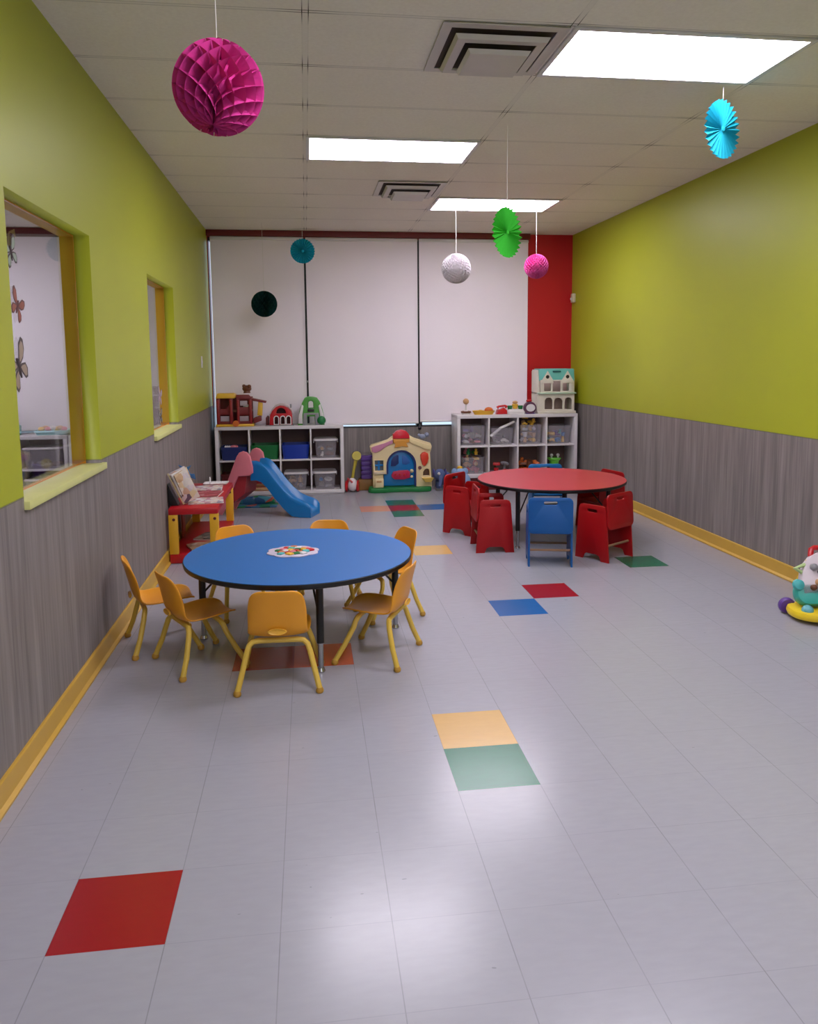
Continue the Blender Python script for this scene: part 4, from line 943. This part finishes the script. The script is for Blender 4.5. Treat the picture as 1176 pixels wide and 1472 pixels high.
# ------------------------------------------------------------------ wall fittings
t = thing('light_switch', 'white light switch plate on the green left wall near the blinds', 'light switch', (XL, 6.42, 1.54))
MB().box(.0005, .007, -.038, .038, -.06, .06, .003).build('switch_plate', wplastic, t)
MB().box(.006, .013, -.009, .009, -.018, .018, .002).build('toggle', wplastic, t)
t = thing('wall_sensor', 'small white motion sensor on the green right wall near the red corner', 'sensor', (XR+.001, 7.17, 2.27))
MB().box(-.045, -.0015, -.035, .035, -.055, .055, .01).build('sensor_body', mat('sensor_cream', 'c8bca0', .5), t)
MB().lathe([(0, 0), (.02, 0), (.014, .012), (0, .016)], 14, Matrix.Translation((-.044, 0, -.01)) @ Matrix.Rotation(-PI/2, 4, 'Y')).build('sensor_lens', wplastic, t)

# butterflies stuck to the inner windows
def butterfly(label, x, y, z, s, rx, wm, em):
    t = thing('butterfly_decal', label, 'window decal', (x, y, z)); M_ = Matrix.Rotation(rx, 4, 'X')
    up = [(.06, .0), (.15, .25), (.5, .75), (.85, .85), (1.0, .65), (.9, .3), (.6, .05), (.2, -.02)]
    lo = [(.06, -.02), (.35, -.05), (.7, -.2), (.8, -.5), (.62, -.8), (.4, -.75), (.2, -.4)]
    for sg in (-1, 1):
        for sh in (up, lo):
            w = MB().plate([(sg*a*s, b_*s) for a, b_ in sh], t=.0016, axis='X', off=.0, M=M_).build('wing', em, t, smooth=0)
            cxx = sum(a for a, _ in sh)/len(sh); czz = sum(b_ for _, b_ in sh)/len(sh)
            MB().plate([(sg*(cxx+(a-cxx)*.72)*s, (czz+(b_-czz)*.72)*s) for a, b_ in sh], t=.0034, axis='X', off=.0, M=M_).build('wing_patch', wm, w, smooth=0)
    MB().tube([M_ @ Vector((0, 0, -.5*s)), M_ @ Vector((0, 0, 0)), M_ @ Vector((0, 0, .35*s))], [.03*s, .08*s, .04*s], 8).build('body', em, t)
    return t
edge = mat('wing_dark', '4c4044', .6); XG = XL-.0705
butterfly('grey green outlined butterfly decal high on the near window', XG, 1.365, 1.985, .07, .35, mat('wing_grey_green', '9aa89c', .6), edge)
butterfly('reddish brown butterfly decal in the middle of the near window', XG, 1.40, 1.775, .07, -.5, mat('wing_rust', '9c5848', .6), mat('wing_rust_dark', '6c4444', .6))
butterfly('large tan butterfly decal low on the near window, cut by its near edge', XG, 1.372, 1.53, .105, .5, mat('wing_tan', 'a08c7c', .6), edge)
butterfly('dark grey butterfly decal at the bottom of the far window', XG, 4.39, 1.11, .075, .1, grey, edge)
butterfly('faint mauve butterfly decal above the dark one on the far window', XG, 4.40, 1.275, .08, -.3, mat('wing_mauve', 'b09aa8', .6), mat('wing_mauve_dark', '947e90', .6))

# shelf and things in the next room
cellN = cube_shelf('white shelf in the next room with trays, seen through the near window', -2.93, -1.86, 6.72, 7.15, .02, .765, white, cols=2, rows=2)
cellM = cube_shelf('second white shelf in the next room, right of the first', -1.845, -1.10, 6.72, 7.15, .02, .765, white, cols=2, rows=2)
for (c, f, lb, sd) in ((0, cellN, 'left', 71), (1, cellN, 'right', 72)):
    x0, x1, zf, zt = f(c, 0)
    open_bin('clear_storage_bin', 'clear lidded bin in the upper %s compartment of the next room shelf' % lb, ((x0+x1)/2, 6.90, zf), .38, .30, .21, clear, lid=white, taper=.9)
    fill_bin('in the upper %s bin of the next room shelf' % lb, x0+.08, x1-.08, 6.82, 6.98, zf+.01, 8, sd, ['brown', 'grey', 'tan'])
    x0, x1, zf, zt = f(c, 1)
    open_bin('clear_storage_bin', 'clear lidded bin in the lower %s compartment of the next room shelf' % lb, ((x0+x1)/2, 6.90, zf), .38, .30, .21, clear, lid=white, taper=.9)
    fill_bin('in the lower %s bin of the next room shelf' % lb, x0+.08, x1-.08, 6.82, 6.98, zf+.01, 6, sd+5, ['brown', 'grey', 'tan'])
t = thing('craft_tray', 'teal tray of yellow and tan crafts on the next room shelf', 'tray', (-2.05, 6.90, .765))
MB().rings([rrect(.30, .20, .04, .0005), rrect(.36, .24, .05, .05), rrect(.345, .225, .045, .05), rrect(.29, .19, .04, .008)]).build('tray_body', mat('tray_teal', '9cc8c8', .4), t)
for k in range(7): MB().ball((-.12+.04*k, .02*math.sin(k*2), .06+.012*(k % 2)), .032, (1.1, 1, .8)).build('craft_piece', [yel, tan, pink, wplastic][k % 4], t)
t = thing('toy_turtle_case', 'green and teal carry case standing at the left on the next room shelf', 'case', (-2.50, 6.90, .765))
MB().rings([rrect(.22, .14, .05, .0005), rrect(.23, .15, .05, .10), rrect(.20, .13, .05, .11)]).build('case_bottom', teal, t)
MB().rings([rrect(.19, .11, .05, .11), rrect(.19, .11, .05, .32), rrect(.13, .07, .03, .37)]).build('case_top', mat('olive_plastic', '7c8c6c', .5), t)

# hanging ornament in the next room
t = thing('hanging_butterfly', 'small yellow paper butterfly hanging on a pink string in the next room', 'paper decoration', (-1.35, 3.9, 2.40))
for sg in (-1, 1):
    MB().plate([(sg*.0, 0), (sg*.02, .06), (sg*.06, .08), (sg*.065, .03), (sg*.03, -.01), (sg*.05, -.06), (sg*.02, -.07)], [circ(sg*.035, .04, .012, 10)], t=.003, axis='Y').build('wing', mat('paper_yellow', 'd0b878', .7), t)
MB().tube([(0, 0, .0), (0, 0, H-2.40)], .002, 5).build('string', mat('pink_thread', 'd8a8a8', .7), t)

# ------------------------------------------------------------------ world, camera, render look
w = bpy.data.worlds.new('World'); bpy.context.scene.world = w; w.use_nodes = True
bg = w.node_tree.nodes['Background']; sky = w.node_tree.nodes.new('ShaderNodeTexSky'); sky.sky_type = 'HOSEK_WILKIE'; sky.turbidity = 4
mx = w.node_tree.nodes.new('ShaderNodeMix'); mx.data_type = 'RGBA'; mx.inputs['Factor'].default_value = .75
mx.inputs['B'].default_value = (.62, .80, 1, 1); w.node_tree.links.new(sky.outputs[0], mx.inputs['A']); w.node_tree.links.new(mx.outputs['Result'], bg.inputs[0])
bg.inputs[1].default_value = 1.6

cam = bpy.data.cameras.new('camera'); co = bpy.data.objects.new('camera', cam); COL.objects.link(co)
f, wy, p, r = 1106.68, -.1320, .1141, -.0087
cw, sw = math.cos(wy), math.sin(wy)
fw = Vector((-sw*math.cos(p), cw*math.cos(p), -math.sin(p))); rt = Vector((cw, sw, 0)); up = rt.cross(fw)
rt2 = rt*math.cos(r) + up*math.sin(r); up2 = -rt*math.sin(r) + up*math.cos(r)
M_ = Matrix((rt2, up2, -fw)).transposed().to_4x4(); M_.translation = (.7131, -1.9615, 1.5421)
co.matrix_world = M_
cam.sensor_fit = 'HORIZONTAL'; cam.sensor_width = 36; cam.lens = 36*f/1176; cam.shift_y = -91.7/1176
cam.clip_start = .02
sc = bpy.context.scene; sc.camera = co
sc.view_settings.view_transform = 'Standard'; sc.view_settings.look = 'None'; sc.view_settings.exposure = .08
sc.cycles.use_denoising = True; sc.cycles.max_bounces = 8; sc.cycles.diffuse_bounces = 5; sc.cycles.transparent_max_bounces = 12
sc.cycles.sample_clamp_indirect = 6
